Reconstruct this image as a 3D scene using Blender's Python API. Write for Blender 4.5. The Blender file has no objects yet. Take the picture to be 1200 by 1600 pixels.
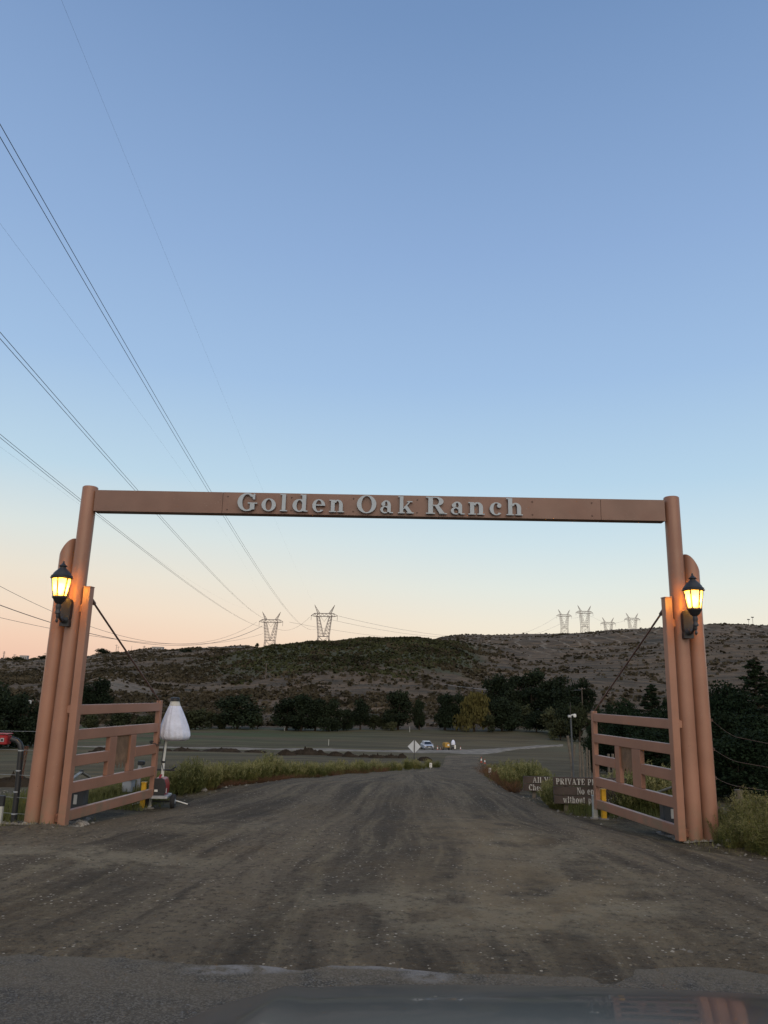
import bpy, math, random
import numpy as np
from math import radians as R, pi
from mathutils import Vector, Matrix, Quaternion

# ------------------------------------------------------------------ camera, sky, light, exposure
S = bpy.context.scene
COL = S.collection
EYE = 1.8
F = 1200.0                                    # focal length in photo pixels (1200 x 1600)
_up = np.array([125., 5160., -F]); _up /= np.linalg.norm(_up)
_fw = np.array([0, 0, -1.]); _y = _fw - _up * (_fw @ _up); _y /= np.linalg.norm(_y)
_x = np.cross(_y, _up)
RM = np.array([_x, _y, _up])
cam_data = bpy.data.cameras.new('camera')
cam = bpy.data.objects.new('camera', cam_data); COL.objects.link(cam)
cam_data.sensor_fit = 'VERTICAL'; cam_data.sensor_height = 24; cam_data.sensor_width = 18; cam_data.lens = 18
cam_data.clip_start = 0.05; cam_data.clip_end = 20000
cam.matrix_world = Matrix.Translation((0, 0, EYE)) @ Matrix([list(r) for r in RM]).to_4x4()
S.camera = cam
S.view_settings.view_transform = 'Standard'; S.view_settings.look = 'None'
S.view_settings.exposure = 0.0; S.view_settings.gamma = 1.0
S.view_settings.use_curve_mapping = False
S.cycles.max_bounces = 5; S.cycles.diffuse_bounces = 3; S.cycles.transparent_max_bounces = 4

def lin(c):
    return tuple((v / 12.92 if v <= .04045 else ((v + .055) / 1.055) ** 2.4) for v in [k / 255. for k in c])

W = bpy.data.worlds.new('World'); S.world = W; W.use_nodes = True
nt = W.node_tree; N = nt.nodes; L = nt.links; N.clear()
out = N.new('ShaderNodeOutputWorld'); bg = N.new('ShaderNodeBackground'); L.new(bg.outputs[0], out.inputs[0])
tc = N.new('ShaderNodeTexCoord'); sp = N.new('ShaderNodeSeparateXYZ'); L.new(tc.outputs['Generated'], sp.inputs[0])
def ramp(stops):
    r = N.new('ShaderNodeValToRGB'); r.color_ramp.interpolation = 'B_SPLINE' if False else 'LINEAR'
    e = r.color_ramp.elements
    while len(e) > 1: e.remove(e[-1])
    for i, (deg, c) in enumerate(stops):
        p = (math.sin(R(deg)) + .1) / 1.1
        k = e[0] if i == 0 else e.new(p)
        k.position = p; k.color = (*lin(c), 1)
    return r
mr = N.new('ShaderNodeMapRange'); L.new(sp.outputs['Z'], mr.inputs[0])
mr.inputs[1].default_value = -.1; mr.inputs[2].default_value = 1
GLOW = [(-5, (200, 150, 128)), (0, (232, 182, 162)), (3, (240, 202, 179)), (5, (240, 215, 193)), (7.5, (234, 222, 205)), (10.7, (218, 224, 220)),
        (15, (188, 213, 229)), (22.5, (161, 191, 225)), (31.5, (144, 174, 214)), (46, (124, 153, 196)), (65, (112, 138, 184)), (90, (100, 126, 174))]
CALM = [(-5, (190, 170, 150)), (0, (238, 220, 196)), (3, (241, 228, 206)), (5, (235, 229, 214)), (7.5, (222, 229, 224)), (10.7, (203, 222, 230)),
        (15, (180, 209, 230)), (22.5, (157, 188, 224)), (31.5, (140, 170, 212)), (46, (113, 144, 188)), (65, (100, 128, 174)), (90, (92, 118, 165))]
ra, rb = ramp(GLOW), ramp(CALM)
L.new(mr.outputs[0], ra.inputs[0]); L.new(mr.outputs[0], rb.inputs[0])
dp = N.new('ShaderNodeVectorMath'); dp.operation = 'DOT_PRODUCT'; L.new(tc.outputs['Generated'], dp.inputs[0])
dp.inputs[1].default_value = (math.sin(R(-55)), math.cos(R(-55)), 0)
m2 = N.new('ShaderNodeMapRange'); m2.interpolation_type = 'SMOOTHSTEP'; L.new(dp.outputs['Value'], m2.inputs[0])
m2.inputs[1].default_value = .30; m2.inputs[2].default_value = 1.0
mx = N.new('ShaderNodeMix'); mx.data_type = 'RGBA'
L.new(m2.outputs[0], mx.inputs[0]); L.new(rb.outputs[0], mx.inputs[6]); L.new(ra.outputs[0], mx.inputs[7])
sky = N.new('ShaderNodeTexSky'); sky.sky_type = 'NISHITA'; sky.sun_disc = False
sky.sun_elevation = R(4); sky.sun_rotation = R(190)
sm = N.new('ShaderNodeMix'); sm.data_type = 'RGBA'; sm.blend_type = 'ADD'; sm.inputs[0].default_value = .01
L.new(mx.outputs[2], sm.inputs[6]); L.new(sky.outputs[0], sm.inputs[7])
L.new(sm.outputs[2], bg.inputs[0]); bg.inputs[1].default_value = 1.0

# the wide twilight glow of the sun just below the horizon behind the viewer
sun_d = bpy.data.lights.new('sun', 'SUN'); sun_d.energy = 2.0; sun_d.angle = R(70); sun_d.color = (1, .80, .58)
sun = bpy.data.objects.new('sun', sun_d); COL.objects.link(sun)
_d = Vector((-.16, 1, -.72)).normalized()
sun.rotation_euler = _d.to_track_quat('-Z', 'Y').to_euler()

# ------------------------------------------------------------------ pixel helpers (photo pixels -> places)
def ray(px, py):
    w = RM @ np.array([px - 600., -(py - 800.), -F]); return w / np.linalg.norm(w)
def at(px, py, Y):
    r = ray(px, py); return Vector(tuple(np.array([0, 0, EYE]) + r * (Y / r[1])))
def az_of(px, py=1060):
    r = ray(px, py); return math.atan2(r[0], r[1])

# ------------------------------------------------------------------ noise and terrain
def _h(ix, iy, s):
    n = (ix.astype(np.int64) * 374761393 + iy.astype(np.int64) * 668265263 + s * 1442695041) & 0xffffffff
    n = ((n ^ (n >> 13)) * 1274126177) & 0xffffffff
    return ((n ^ (n >> 16)) & 0xffff) / 65535.0
def vn(x, y, s=0):
    ix = np.floor(x); iy = np.floor(y); fx = x - ix; fy = y - iy
    fx = fx * fx * fx * (fx * (fx * 6 - 15) + 10); fy = fy * fy * fy * (fy * (fy * 6 - 15) + 10)
    a = _h(ix, iy, s); b = _h(ix + 1, iy, s); c = _h(ix, iy + 1, s); d = _h(ix + 1, iy + 1, s)
    return (a + (b - a) * fx) * (1 - fy) + (c + (d - c) * fx) * fy
def fbm(x, y, o=4, s=0):
    t = 0; a = .5
    for k in range(o):
        t = t + a * (vn(x * 2 ** k + 17.3 * k, y * 2 ** k - 9.1 * k, s + k) - .5); a *= .5
    return t
def pchip(xk, yk, xs):
    xk = np.array(xk, float); yk = np.array(yk, float)
    hh = np.diff(xk); dl = np.diff(yk) / hh
    m = np.zeros(len(xk)); m[0] = dl[0]; m[-1] = dl[-1]
    for i in range(1, len(xk) - 1):
        if dl[i - 1] * dl[i] > 0:
            w1 = 2 * hh[i] + hh[i - 1]; w2 = hh[i] + 2 * hh[i - 1]
            m[i] = (w1 + w2) / (w1 / dl[i - 1] + w2 / dl[i])
    i = np.clip(np.searchsorted(xk, xs) - 1, 0, len(xk) - 2)
    t = np.clip((xs - xk[i]) / hh[i], 0, 1)
    return (yk[i] * (1 + 2 * t) * (1 - t) ** 2 + m[i] * hh[i] * t * (1 - t) ** 2
            + yk[i + 1] * t * t * (3 - 2 * t) + m[i + 1] * hh[i] * t * t * (t - 1))
def elev_z(px, py, d):
    r = ray(px, py); return EYE + d * r[2] / math.hypot(r[0], r[1])
NEAR = [(0, 0), (10.4, 0), (11.4, -.03), (12.8, -.10)] + [(d, elev_z(700, y, d)) for d, y in
        ((16, 1235), (20, 1222.5), (25, 1214), (32, 1208), (40, 1204.5), (50, 1201), (60, 1198), (80, 1193), (100, 1188), (130, 1180.5), (160, 1171.5), (200, 1157))]
FD = [250, 300, 360, 430, 500, 600, 700, 900, 1100, 1600]
COLS = {   # photo column : photo rows at the distances FD
    -320: [1138, 1122, 1102, 1084, 1070, 1058, 1048, 1040, 1046, 1052],
    0:    [1136, 1120, 1098, 1080, 1066, 1052, 1042, 1031, 1037, 1045],
    100:  [1136, 1118, 1094, 1072, 1062, 1048, 1038, 1029, 1036, 1045],
    170:  [1136, 1114, 1086, 1056, 1048, 1041, 1032, 1021, 1032, 1045],
    240:  [1137, 1117, 1094, 1068, 1050, 1036, 1028, 1015.5, 1028, 1043],
    310:  [1137, 1120, 1096, 1072, 1050, 1031, 1027, 1011.5, 1026, 1042],
    385:  [1138, 1118, 1090, 1064, 1040, 1016, 1026, 1009, 1028, 1042],
    430:  [1138, 1116, 1086, 1056, 1029, 1008, 1014, 1022, 1040, 1050],
    500:  [1139, 1114, 1082, 1050, 1022, 1001, 1008, 1025, 1040, 1050],
    580:  [1139, 1114, 1081, 1048, 1019, 997, 1004, 1022, 1040, 1050],
    650:  [1139, 1115, 1083, 1050, 1020, 996.5, 1001, 1012, 1030, 1050],
    700:  [1140, 1116, 1086, 1055, 1027, 1003, 997, 995.5, 1015, 1040],
    760:  [1140, 1118, 1093, 1068, 1045, 1021, 1006, 992, 1005, 1030],
    830:  [1140, 1116, 1088, 1066, 1050, 1030, 1011, 990, 1003, 1030],
    900:  [1141, 1116, 1086, 1064, 1050, 1030, 1010, 988.5, 1000, 1030],
    980:  [1141, 1118, 1090, 1068, 1050, 1030, 1008, 985, 998, 1030],
    1060: [1142, 1122, 1096, 1074, 1052, 1026, 1004, 979, 992, 1030],
    1130: [1142, 1122, 1098, 1076, 1052, 1024, 1000, 973, 988, 1030],
    1200: [1143, 1122, 1098, 1076, 1052, 1026, 1002, 975.5, 988, 1030],
    1500: [1146, 1128, 1105, 1084, 1062, 1040, 1020, 995, 1005, 1035],
}
DG = np.concatenate([np.linspace(0, 24, 97), 24 * (1800 / 24) ** (np.arange(1, 301) / 300)])
KA, KT = [], []
for px, rows in COLS.items():
    r1 = max(-1500, min(2200, px))
    a = az_of(px)
    pts = NEAR + [(d, elev_z(px, y, d)) for d, y in zip(FD, rows)]
    KA.append(a); KT.append(pchip([p[0] for p in pts], [p[1] for p in pts], DG))
far = KT[0] * .8
KA = [-2 * pi / 2 - .01, KA[0] - .9] + KA + [KA[-1] + .9, pi + .01]
flat = np.where(DG < 200, 0, np.minimum((DG - 200) * .05, 40))
KT = [flat, KT[0]] + KT + [KT[-1], flat]
KA = np.array(KA); KT = np.array(KT)
def sstep(a, b, v):
    t = np.clip((v - a) / (b - a), 0, 1); return t * t * (3 - 2 * t)
def H(x, y, detail=True):
    x = np.asarray(x, float); y = np.asarray(y, float)
    d = np.hypot(x, y); a = np.arctan2(x, y)
    di = np.clip(np.interp(d, DG, np.arange(len(DG))), 0, len(DG) - 1.001)
    ai = np.clip(np.interp(a, KA, np.arange(len(KA))), 0, len(KA) - 1.001)
    i = ai.astype(int); j = di.astype(int); u = ai - i; v = di - j
    u = u * u * (3 - 2 * u)
    z = (KT[i, j] * (1 - u) + KT[i + 1, j] * u) * (1 - v) + (KT[i, j + 1] * (1 - u) + KT[i + 1, j + 1] * u) * v
    # banks either side of the entrance
    z = z - .55 * sstep(4.5, 7.5, x) * sstep(10.6, 13.5, y) * (1 - sstep(25, 45, d))
    z = z - .30 * sstep(4.7, 7.5, -x) * sstep(11.0, 14, y) * (1 - sstep(25, 45, d))
    z = z + .07 * np.exp(-((y - 10.15 - .02 * np.abs(x)) / .35) ** 2) * sstep(3.6, 4.2, np.abs(x))
    if detail:
        far = sstep(255, 340, d)
        g = np.abs(fbm(x / 95, y / 95, 3, 5)) * 2
        z = z + far * np.minimum(6, .011 * (d - 250)) * (fbm(x / 80, y / 80, 3, 3) * .8 + (g - .35) * 1.0)
        z = z + (1 - sstep(60, 120, d)) * sstep(6.2, 8.5, y) * (.07 * fbm(x / 1.7, y / 1.7, 4, 11) + .02 * fbm(x * 2.2, y * 2.2, 3, 12))
        z = z + sstep(60, 120, d) * (1 - far) * .5 * fbm(x / 9, y / 9, 3, 14)
    return z
def Hs(x, y): return float(H(np.array([x]), np.array([y]))[0])
def spot(px, d, py=1150):
    a = az_of(px, py); x = d * math.sin(a); y = d * math.cos(a); return Vector((x, y, Hs(x, y)))
def height_at(px, py, d):
    return elev_z(px, py, d)

# ------------------------------------------------------------------ materials
def mat(name, base, rough=.75, var=.22, scale=5., bump=.0, metallic=0., base2=None, spec=.5, coords='Object', bscale=None, coat=0., detail=5., rnd=0., emit=None):
    m = bpy.data.materials.new(name); m.use_nodes = True
    t = m.node_tree; n = t.nodes; l = t.links; p = n['Principled BSDF']
    p.inputs['Roughness'].default_value = rough; p.inputs['Metallic'].default_value = metallic
    p.inputs['Specular IOR Level'].default_value = spec
    if coat: p.inputs['Coat Weight'].default_value = coat; p.inputs['Coat Roughness'].default_value = .03
    c = n.new('ShaderNodeTexCoord'); nz = n.new('ShaderNodeTexNoise'); l.new(c.outputs[coords], nz.inputs['Vector'])
    nz.inputs['Scale'].default_value = scale; nz.inputs['Detail'].default_value = detail; nz.inputs['Roughness'].default_value = .6
    r = n.new('ShaderNodeValToRGB'); l.new(nz.outputs['Fac'], r.inputs[0])
    a = tuple(v * (1 - var) for v in base); b = base2 or tuple(min(1, v * (1 + var)) for v in base)
    r.color_ramp.elements[0].position = .32; r.color_ramp.elements[0].color = (*a, 1)
    r.color_ramp.elements[1].position = .68; r.color_ramp.elements[1].color = (*b, 1)
    src = r.outputs[0]
    if rnd:
        oi = n.new('ShaderNodeObjectInfo'); hv = n.new('ShaderNodeHueSaturation')
        mv = n.new('ShaderNodeMapRange'); l.new(oi.outputs['Random'], mv.inputs[0]); mv.inputs[3].default_value = 1 - rnd; mv.inputs[4].default_value = 1 + rnd
        l.new(mv.outputs[0], hv.inputs['Value']); l.new(src, hv.inputs['Color'])
        mh = n.new('ShaderNodeMapRange'); l.new(oi.outputs['Random'], mh.inputs[0]); mh.inputs[3].default_value = .5 + rnd * .06; mh.inputs[4].default_value = .5 - rnd * .06
        l.new(mh.outputs[0], hv.inputs['Hue']); src = hv.outputs[0]
    l.new(src, p.inputs['Base Color'])
    if bump:
        n2 = n.new('ShaderNodeTexNoise'); l.new(c.outputs[coords], n2.inputs['Vector']); n2.inputs['Scale'].default_value = bscale or scale * 4
        n2.inputs['Detail'].default_value = 6
        bp = n.new('ShaderNodeBump'); bp.inputs['Strength'].default_value = bump; bp.inputs['Distance'].default_value = .02
        l.new(n2.outputs['Fac'], bp.inputs['Height']); l.new(bp.outputs[0], p.inputs['Normal'])
    if emit:
        p.inputs['Emission Color'].default_value = (*emit[0], 1); p.inputs['Emission Strength'].default_value = emit[1]
    return m

class NB:      # small node-graph helper for the ground materials
    def __init__(s, name):
        s.m = bpy.data.materials.new(name); s.m.use_nodes = True
        s.t = s.m.node_tree; s.n = s.t.nodes; s.l = s.t.links; s.p = s.n['Principled BSDF']
        s.p.inputs['Roughness'].default_value = .92; s.p.inputs['Specular IOR Level'].default_value = .2
        s.g = s.n.new('ShaderNodeNewGeometry').outputs['Position']
    def _in(s, sock, v):
        if hasattr(v, 'is_linked') or hasattr(v, 'links'): s.l.new(v, sock)
        elif isinstance(v, tuple) and len(v) == 3 and sock.type == 'RGBA': sock.default_value = (*v, 1)
        else: sock.default_value = v
    def mapping(s, scale=(1, 1, 1), rot=0, v=None):
        n = s.n.new('ShaderNodeMapping'); s._in(n.inputs[0], v or s.g); n.inputs['Scale'].default_value = scale; n.inputs['Rotation'].default_value = (0, 0, rot); return n.outputs[0]
    def noise(s, scale, detail=5, rough=.6, v=None, dist=0):
        n = s.n.new('ShaderNodeTexNoise'); s._in(n.inputs['Vector'], v or s.g); n.inputs['Scale'].default_value = scale
        n.inputs['Detail'].default_value = detail; n.inputs['Roughness'].default_value = rough; n.inputs['Distortion'].default_value = dist; return n.outputs['Fac']
    def voro(s, scale, v=None, out='Distance', rnd=1):
        n = s.n.new('ShaderNodeTexVoronoi'); s._in(n.inputs['Vector'], v or s.g); n.inputs['Scale'].default_value = scale; n.inputs['Randomness'].default_value = rnd; return n.outputs[out]
    def rng(s, v, a, b, c=0., d=1., smooth=True):
        n = s.n.new('ShaderNodeMapRange'); n.interpolation_type = 'SMOOTHSTEP' if smooth else 'LINEAR'
        s._in(n.inputs[0], v)
        for k, q in ((1, a), (2, b), (3, c), (4, d)): n.inputs[k].default_value = q
        return n.outputs[0]
    def mix(s, f, a, b, mode='MIX'):
        n = s.n.new('ShaderNodeMix'); n.data_type = 'RGBA'; n.blend_type = mode
        s._in(n.inputs[0], f); s._in(n.inputs[6], a); s._in(n.inputs[7], b); return n.outputs[2]
    def math(s, op, a, b=0.):
        n = s.n.new('ShaderNodeMath'); n.operation = op; s._in(n.inputs[0], a); s._in(n.inputs[1], b); return n.outputs[0]
    def sep(s, v=None):
        n = s.n.new('ShaderNodeSeparateXYZ'); s._in(n.inputs[0], v or s.g); return n.outputs
    def comb(s, x, y, z=0.):
        n = s.n.new('ShaderNodeCombineXYZ'); s._in(n.inputs[0], x); s._in(n.inputs[1], y); s._in(n.inputs[2], z); return n.outputs[0]
    def bump(s, hgt, strength, dist=.02, nrm=None):
        n = s.n.new('ShaderNodeBump'); n.inputs['Strength'].default_value = strength; n.inputs['Distance'].default_value = dist
        s._in(n.inputs['Height'], hgt)
        if nrm: s.l.new(nrm, n.inputs['Normal'])
        return n.outputs[0]
    def done(s, col, nrm=None):
        s._in(s.p.inputs['Base Color'], col)
        if nrm: s.l.new(nrm, s.p.inputs['Normal'])
        return s.m

def blob(b, x, y, cx, cy, rx, ry):      # soft elliptical stain mask
    dx = b.math('DIVIDE', b.math('SUBTRACT', x, cx), rx); dy = b.math('DIVIDE', b.math('SUBTRACT', y, cy), ry)
    return b.rng(b.math('ADD', b.math('MULTIPLY', dx, dx), b.math('MULTIPLY', dy, dy)), 0., 1., 1., 0.)

def make_dirt():
    b = NB('dirt_road'); sx = b.sep()
    # wheel tracks fan out from the far end of the straight
    ux = b.math('SUBTRACT', sx[0], 1.1); uy = b.math('SUBTRACT', 27., sx[1])
    ang = b.math('ARCTAN2', ux, uy); rad = b.math('SQRT', b.math('ADD', b.math('MULTIPLY', ux, ux), b.math('MULTIPLY', uy, uy)))
    wob = b.math('MULTIPLY', b.math('SUBTRACT', b.noise(.22, 1), .5), .05)
    pv = b.comb(b.math('MULTIPLY', b.math('ADD', ang, wob), 1.), b.math('MULTIPLY', rad, .005))
    s1 = b.noise(19, 4, .6, pv); s2 = b.noise(75, 5, .68, pv)
    c = b.mix(b.rng(s1, .34, .64), (.064, .051, .034), (.150, .120, .079))
    c = b.mix(b.math('MULTIPLY', b.rng(s2, .5, .68), .6), c, (.20, .163, .10))
    c = b.mix(b.math('MULTIPLY', b.rng(s2, .48, .32), .8), c, (.050, .041, .029))
    big = b.noise(.55, 5, .6)
    c = b.mix(b.math('MULTIPLY', b.rng(big, .48, .66), .35), c, (.135, .098, .052))
    c = b.mix(b.math('MULTIPLY', b.rng(b.noise(1.1, 6, .7), .46, .34), .25), c, (.065, .052, .035))
    c = b.mix(b.math('MULTIPLY', b.rng(b.noise(2.6, 6, .7), .56, .70), .35), c, (.18, .15, .092))
    n0 = b.noise(1.3, 6, .65)
    for (cx, cy, rx, ry, k) in ((.9, 7.0, 2.0, 1.1, .75), (2.3, 7.5, .9, 1.6, .5), (-3.6, 8.6, 2.6, .8, .8), (1.9, 9.6, 1.0, 1.8, .6), (-5.5, 7.6, 2.6, .7, .65), (-2.1, 10.8, 1.1, 1.0, .5)):
        mk = b.math('MULTIPLY', blob(b, sx[0], sx[1], cx, cy, rx, ry), b.rng(n0, .40, .58))
        c = b.mix(b.math('MULTIPLY', mk, k), c, (.25, .212, .14))
    g1 = b.noise(15, 7, .8); g2 = b.voro(15); g3 = b.voro(24)
    c = b.mix(b.math('MULTIPLY', b.rng(g1, .48, .38), .75), c, (.034, .027, .018))
    c = b.mix(b.math('MULTIPLY', b.rng(g1, .56, .68), .6), c, (.30, .262, .185))
    tan = b.math('MULTIPLY', b.math('MAXIMUM', blob(b, sx[0], sx[1], 1.35, 7.7, 1.6, 2.3), blob(b, sx[0], sx[1], 1.3, 11., 1.2, 3.2)), b.rng(b.noise(1.7, 6, .7), .36, .6))
    c = b.mix(b.math('MULTIPLY', tan, .55), c, (.225, .172, .098))
    dk = b.math('MULTIPLY', b.rng(g3, .20, .12), b.rng(b.noise(3.1, 5, .7), .48, .6)); c = b.mix(b.math('MULTIPLY', dk, .75), c, (.035, .028, .02))
    stones = b.math('MULTIPLY', b.rng(g2, .19, .13), b.rng(b.noise(2.5, 5, .7), .48, .58))
    c = b.mix(b.math('MULTIPLY', stones, .85), c, (.46, .41, .32))
    h = b.math('ADD', b.math('MULTIPLY', g1, 1.), b.math('MULTIPLY', b.rng(g3, .5, .0), .5))
    n1 = b.bump(b.noise(5, 6, .7), .8, .10); n2 = b.bump(h, .7, .03, n1)
    return b.done(c, n2)
def make_asphalt():
    b = NB('asphalt'); sx = b.sep()
    v = b.voro(95, out='Color'); vs = b.n.new('ShaderNodeSeparateColor'); b.l.new(v, vs.inputs[0])
    c = b.mix(b.rng(vs.outputs[0], .3, 1.), (.038, .035, .028), (.15, .138, .115))
    c = b.mix(b.rng(b.voro(70), .45, .2, 0, .0), c, (.1, .1, .1))
    c = b.mix(b.math('MULTIPLY', b.rng(b.noise(28, 2), .62, .72), .6), c, (.2, .2, .2))
    c = b.mix(b.math('MULTIPLY', b.rng(b.noise(.8, 5), .45, .7), .5), c, (.075, .068, .058))
    dust = b.math('MULTIPLY', b.rng(sx[1], 3.6, 6.0), b.rng(b.noise(2.2, 6, .75), .32, .54)); c = b.mix(b.math('MULTIPLY', dust, .7), c, (.15, .122, .082))
    n0 = b.noise(5, 6, .7)
    for (cx, cy, rx, ry, k) in ((-.75, 5.55, .42, .16, .8), (-1.02, 5.45, .25, .10, .7), (.25, 5.62, .42, .12, .85), (.05, 5.6, .8, .08, .5), (-.18, 4.75, .38, .30, .85), (.18, 4.95, .2, .14, .7), (.35, 5.45, .2, .16, .6)):
        mk = b.math('MULTIPLY', blob(b, sx[0], sx[1], cx, cy, rx, ry), b.rng(n0, .36, .56))
        c = b.mix(b.math('MULTIPLY', mk, k), c, (.24, .23, .215))
    n2 = b.bump(b.rng(b.voro(70), .0, .55, 1, 0), .7, .012)
    b.p.inputs['Roughness'].default_value = .85
    return b.done(c, n2)
def make_verge():
    b = NB('verge_soil')
    c = b.mix(b.rng(b.noise(1.2, 6, .65), .36, .64), (.046, .038, .022), (.125, .102, .060))
    c = b.mix(b.math('MULTIPLY', b.rng(b.noise(.6, 4), .52, .66), .6), c, (.115, .10, .05))
    g1 = b.noise(12, 7, .78)
    c = b.mix(b.math('MULTIPLY', b.rng(g1, .48, .36), .8), c, (.035, .028, .021))
    c = b.mix(b.math('MULTIPLY', b.rng(g1, .55, .68), .6), c, (.30, .26, .20))
    c = b.mix(b.math('MULTIPLY', b.math('MULTIPLY', b.rng(b.voro(34), .26, .16), b.rng(b.noise(4, 4), .47, .6)), .65), c, (.26, .245, .22))
    return b.done(c, b.bump(b.noise(20, 7, .7), .7, .05))
def make_field():
    b = NB('field_soil'); s = b.mapping((.012, .10, 1))
    c = b.mix(b.rng(b.noise(1., 5, .6, s), .38, .62), (.058, .045, .021), (.104, .080, .038))
    gr = b.rng(b.noise(.8, 6, .65, b.mapping((.014, .07, 1), .05)), .44, .54)
    sx = b.sep(); left = b.rng(sx[0], 25, -60, 0, 1)
    near = b.rng(sx[1], 215, 150, 1., .35)
    c = b.mix(b.math('MULTIPLY', gr, b.math('MULTIPLY', left, near)), c, (.042, .068, .018))
    edge = b.math('MULTIPLY', b.rng(sx[1], 222, 240), b.rng(b.noise(.05, 4), .35, .6))
    c = b.mix(b.math('MULTIPLY', edge, .8), c, (.075, .082, .042))
    rt = b.math('MULTIPLY', b.rng(sx[0], 32, 44), b.rng(b.noise(.06, 4), .35, .6))
    c = b.mix(b.math('MULTIPLY', rt, .75), c, (.09, .085, .045))
    fur = b.noise(1., 6, .7, b.mapping((.02, .55, 1), .03))
    c = b.mix(b.math('MULTIPLY', b.rng(fur, .5, .66), .5), c, (.11, .098, .062))
    c = b.mix(b.math('MULTIPLY', b.rng(fur, .47, .34), .6), c, (.036, .034, .022))
    return b.done(c, b.bump(b.noise(1.5, 6, .7), .6, .2))
def make_hill():
    b = NB('hillside_scrub')
    n1 = b.noise(.012, 6, .62); n2 = b.noise(.055, 8, .74); n3 = b.noise(.2, 6, .75)
    c = b.mix(b.rng(n2, .38, .62), (.062, .045, .027), (.132, .094, .058))
    st = b.noise(.09, 7, .75, b.mapping((.35, 1.3, 1), .25))
    c = b.mix(b.math('MULTIPLY', b.rng(st, .50, .64), .7), c, (.155, .112, .070))
    c = b.mix(b.math('MULTIPLY', b.rng(st, .49, .40), .85), c, (.040, .036, .024))
    c = b.mix(b.math('MULTIPLY', b.rng(n3, .50, .66), .7), c, (.050, .045, .030))
    c = b.mix(b.math('MULTIPLY', b.rng(n1, .54, .64), .45), c, (.175, .128, .082))
    # green chaparral cap of the middle hill, named by place
    sx = b.sep()
    a = b.math('DIVIDE', sx[0], sx[1]); dd = b.math('ADD', sx[1], b.math('MULTIPLY', b.math('SUBTRACT', n2, .5), 260.))
    capx = b.math('MULTIPLY', b.rng(b.math('ADD', a, b.math('MULTIPLY', b.math('SUBTRACT', n1, .5), .25)), -.30, -.12), b.rng(b.math('ADD', a, b.math('MULTIPLY', b.math('SUBTRACT', n2, .5), .12)), .15, .105))
    cap = b.math('MULTIPLY', capx, b.math('MULTIPLY', b.rng(dd, 420, 470), b.rng(sx[1], 690, 640)))
    c = b.mix(b.math('MULTIPLY', cap, .88), c, (.046, .052, .025))
    # pale cut spur with a track on the left hill
    e = b.math('MULTIPLY', blob(b, sx[0], sx[1], -128, 375, 26, 60), b.rng(n3, .3, .6))
    c = b.mix(b.math('MULTIPLY', e, .6), c, (.24, .205, .16))
    # narrow erosion trails
    w = b.n.new('ShaderNodeTexWave'); w.inputs['Scale'].default_value = .018; w.inputs['Distortion'].default_value = 9; w.inputs['Detail'].default_value = 3
    b.l.new(b.g, w.inputs[0])
    tr = b.math('MULTIPLY', b.rng(w.outputs['Fac'], .93, .99), b.rng(sx[1], 560, 700))
    c = b.mix(b.math('MULTIPLY', tr, .45), c, (.25, .22, .17))
    return b.done(c, b.bump(b.noise(.12, 7, .7), .8, 3.))

def paint(name, base, k=.3):
    b = NB(name); tcn = b.n.new('ShaderNodeTexCoord').outputs['Object']
    b.p.inputs['Roughness'].default_value = .38; b.p.inputs['Specular IOR Level'].default_value = .45
    f = lambda m: tuple(v * m for v in base)
    c = b.mix(b.rng(b.noise(1.6, 5, .6, tcn), .3, .7), f(.90), f(1.10))
    st = b.noise(1., 5, .65, b.mapping((13, 13, .55), 0, tcn))
    c = b.mix(b.math('MULTIPLY', b.rng(st, .54, .72), .35 * k), c, f(.72)); c = b.mix(b.math('MULTIPLY', b.rng(st, .46, .30), .3 * k), c, tuple(v * .8 + .07 for v in base))
    sc = b.noise(34, 3, .6, tcn); sp_ = b.noise(3.2, 3, .6, tcn)
    c = b.mix(b.math('MULTIPLY', b.math('MULTIPLY', b.rng(sc, .66, .72), b.rng(sp_, .5, .64)), .7), c, (.10, .045, .025))
    c = b.mix(b.math('MULTIPLY', b.math('MULTIPLY', b.rng(sc, .36, .30), b.rng(sp_, .48, .36)), .5), c, (.36, .28, .22))
    h = b.sep()[2]; c = b.mix(b.math('MULTIPLY', b.rng(h, .55, .0), b.rng(b.noise(4, 5, .7, tcn), .40, .66)), c, (.20, .145, .095))
    b.l.new(b.rng(b.noise(2.5, 4, .6, tcn), .3, .7, .34, .46), b.p.inputs['Roughness'])
    return b.done(c, b.bump(b.noise(40, 4, .6, tcn), .06, .01))
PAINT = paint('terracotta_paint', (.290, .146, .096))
PAINT_DIMMED = paint('terracotta_beam_dimmed', (.158, .080, .056), 0.)  # gate terracotta darkened: the beam's dim look against bright sky, put into colour
RUSTY = mat('rust_sheet', (.17, .10, .055), .8, .35, 7, .2)
RUST = mat('rusted_steel', (.14, .055, .03), .85, .4, 18, .2)
GREYMETAL = mat('letter_metal', (.34, .385, .42), .6, .05, 6, 0, metallic=.0)
BLACKIRON = mat('black_iron', (.022, .024, .027), .5, .2, 20, .08)
ROD = mat('rod_brown', (.11, .062, .047), .6, .25, 12)
GALV = mat('galvanised', (.36, .37, .38), .5, .15, 14, metallic=.4)
TOWER = mat('tower_steel', (.25, .21, .19), .7, .15, 1.)
WIRE = mat('wire', (.055, .06, .08), .6, .1, 1.)
YELLOW2 = mat('faded_yellow', (.36, .20, .03), .7, .25, 4)
YELLOW = mat('yellow_paint', (.66, .36, .015), .5, .12, 20, .05)
WHITEP = mat('white_paint', (.62, .62, .58), .6, .1, 12)
OFFWHITE = mat('weathered_white', (.34, .345, .31), .8, .2, 14, .1)
DGREY = mat('box_grey', (.055, .062, .07), .6, .12, 8)
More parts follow.
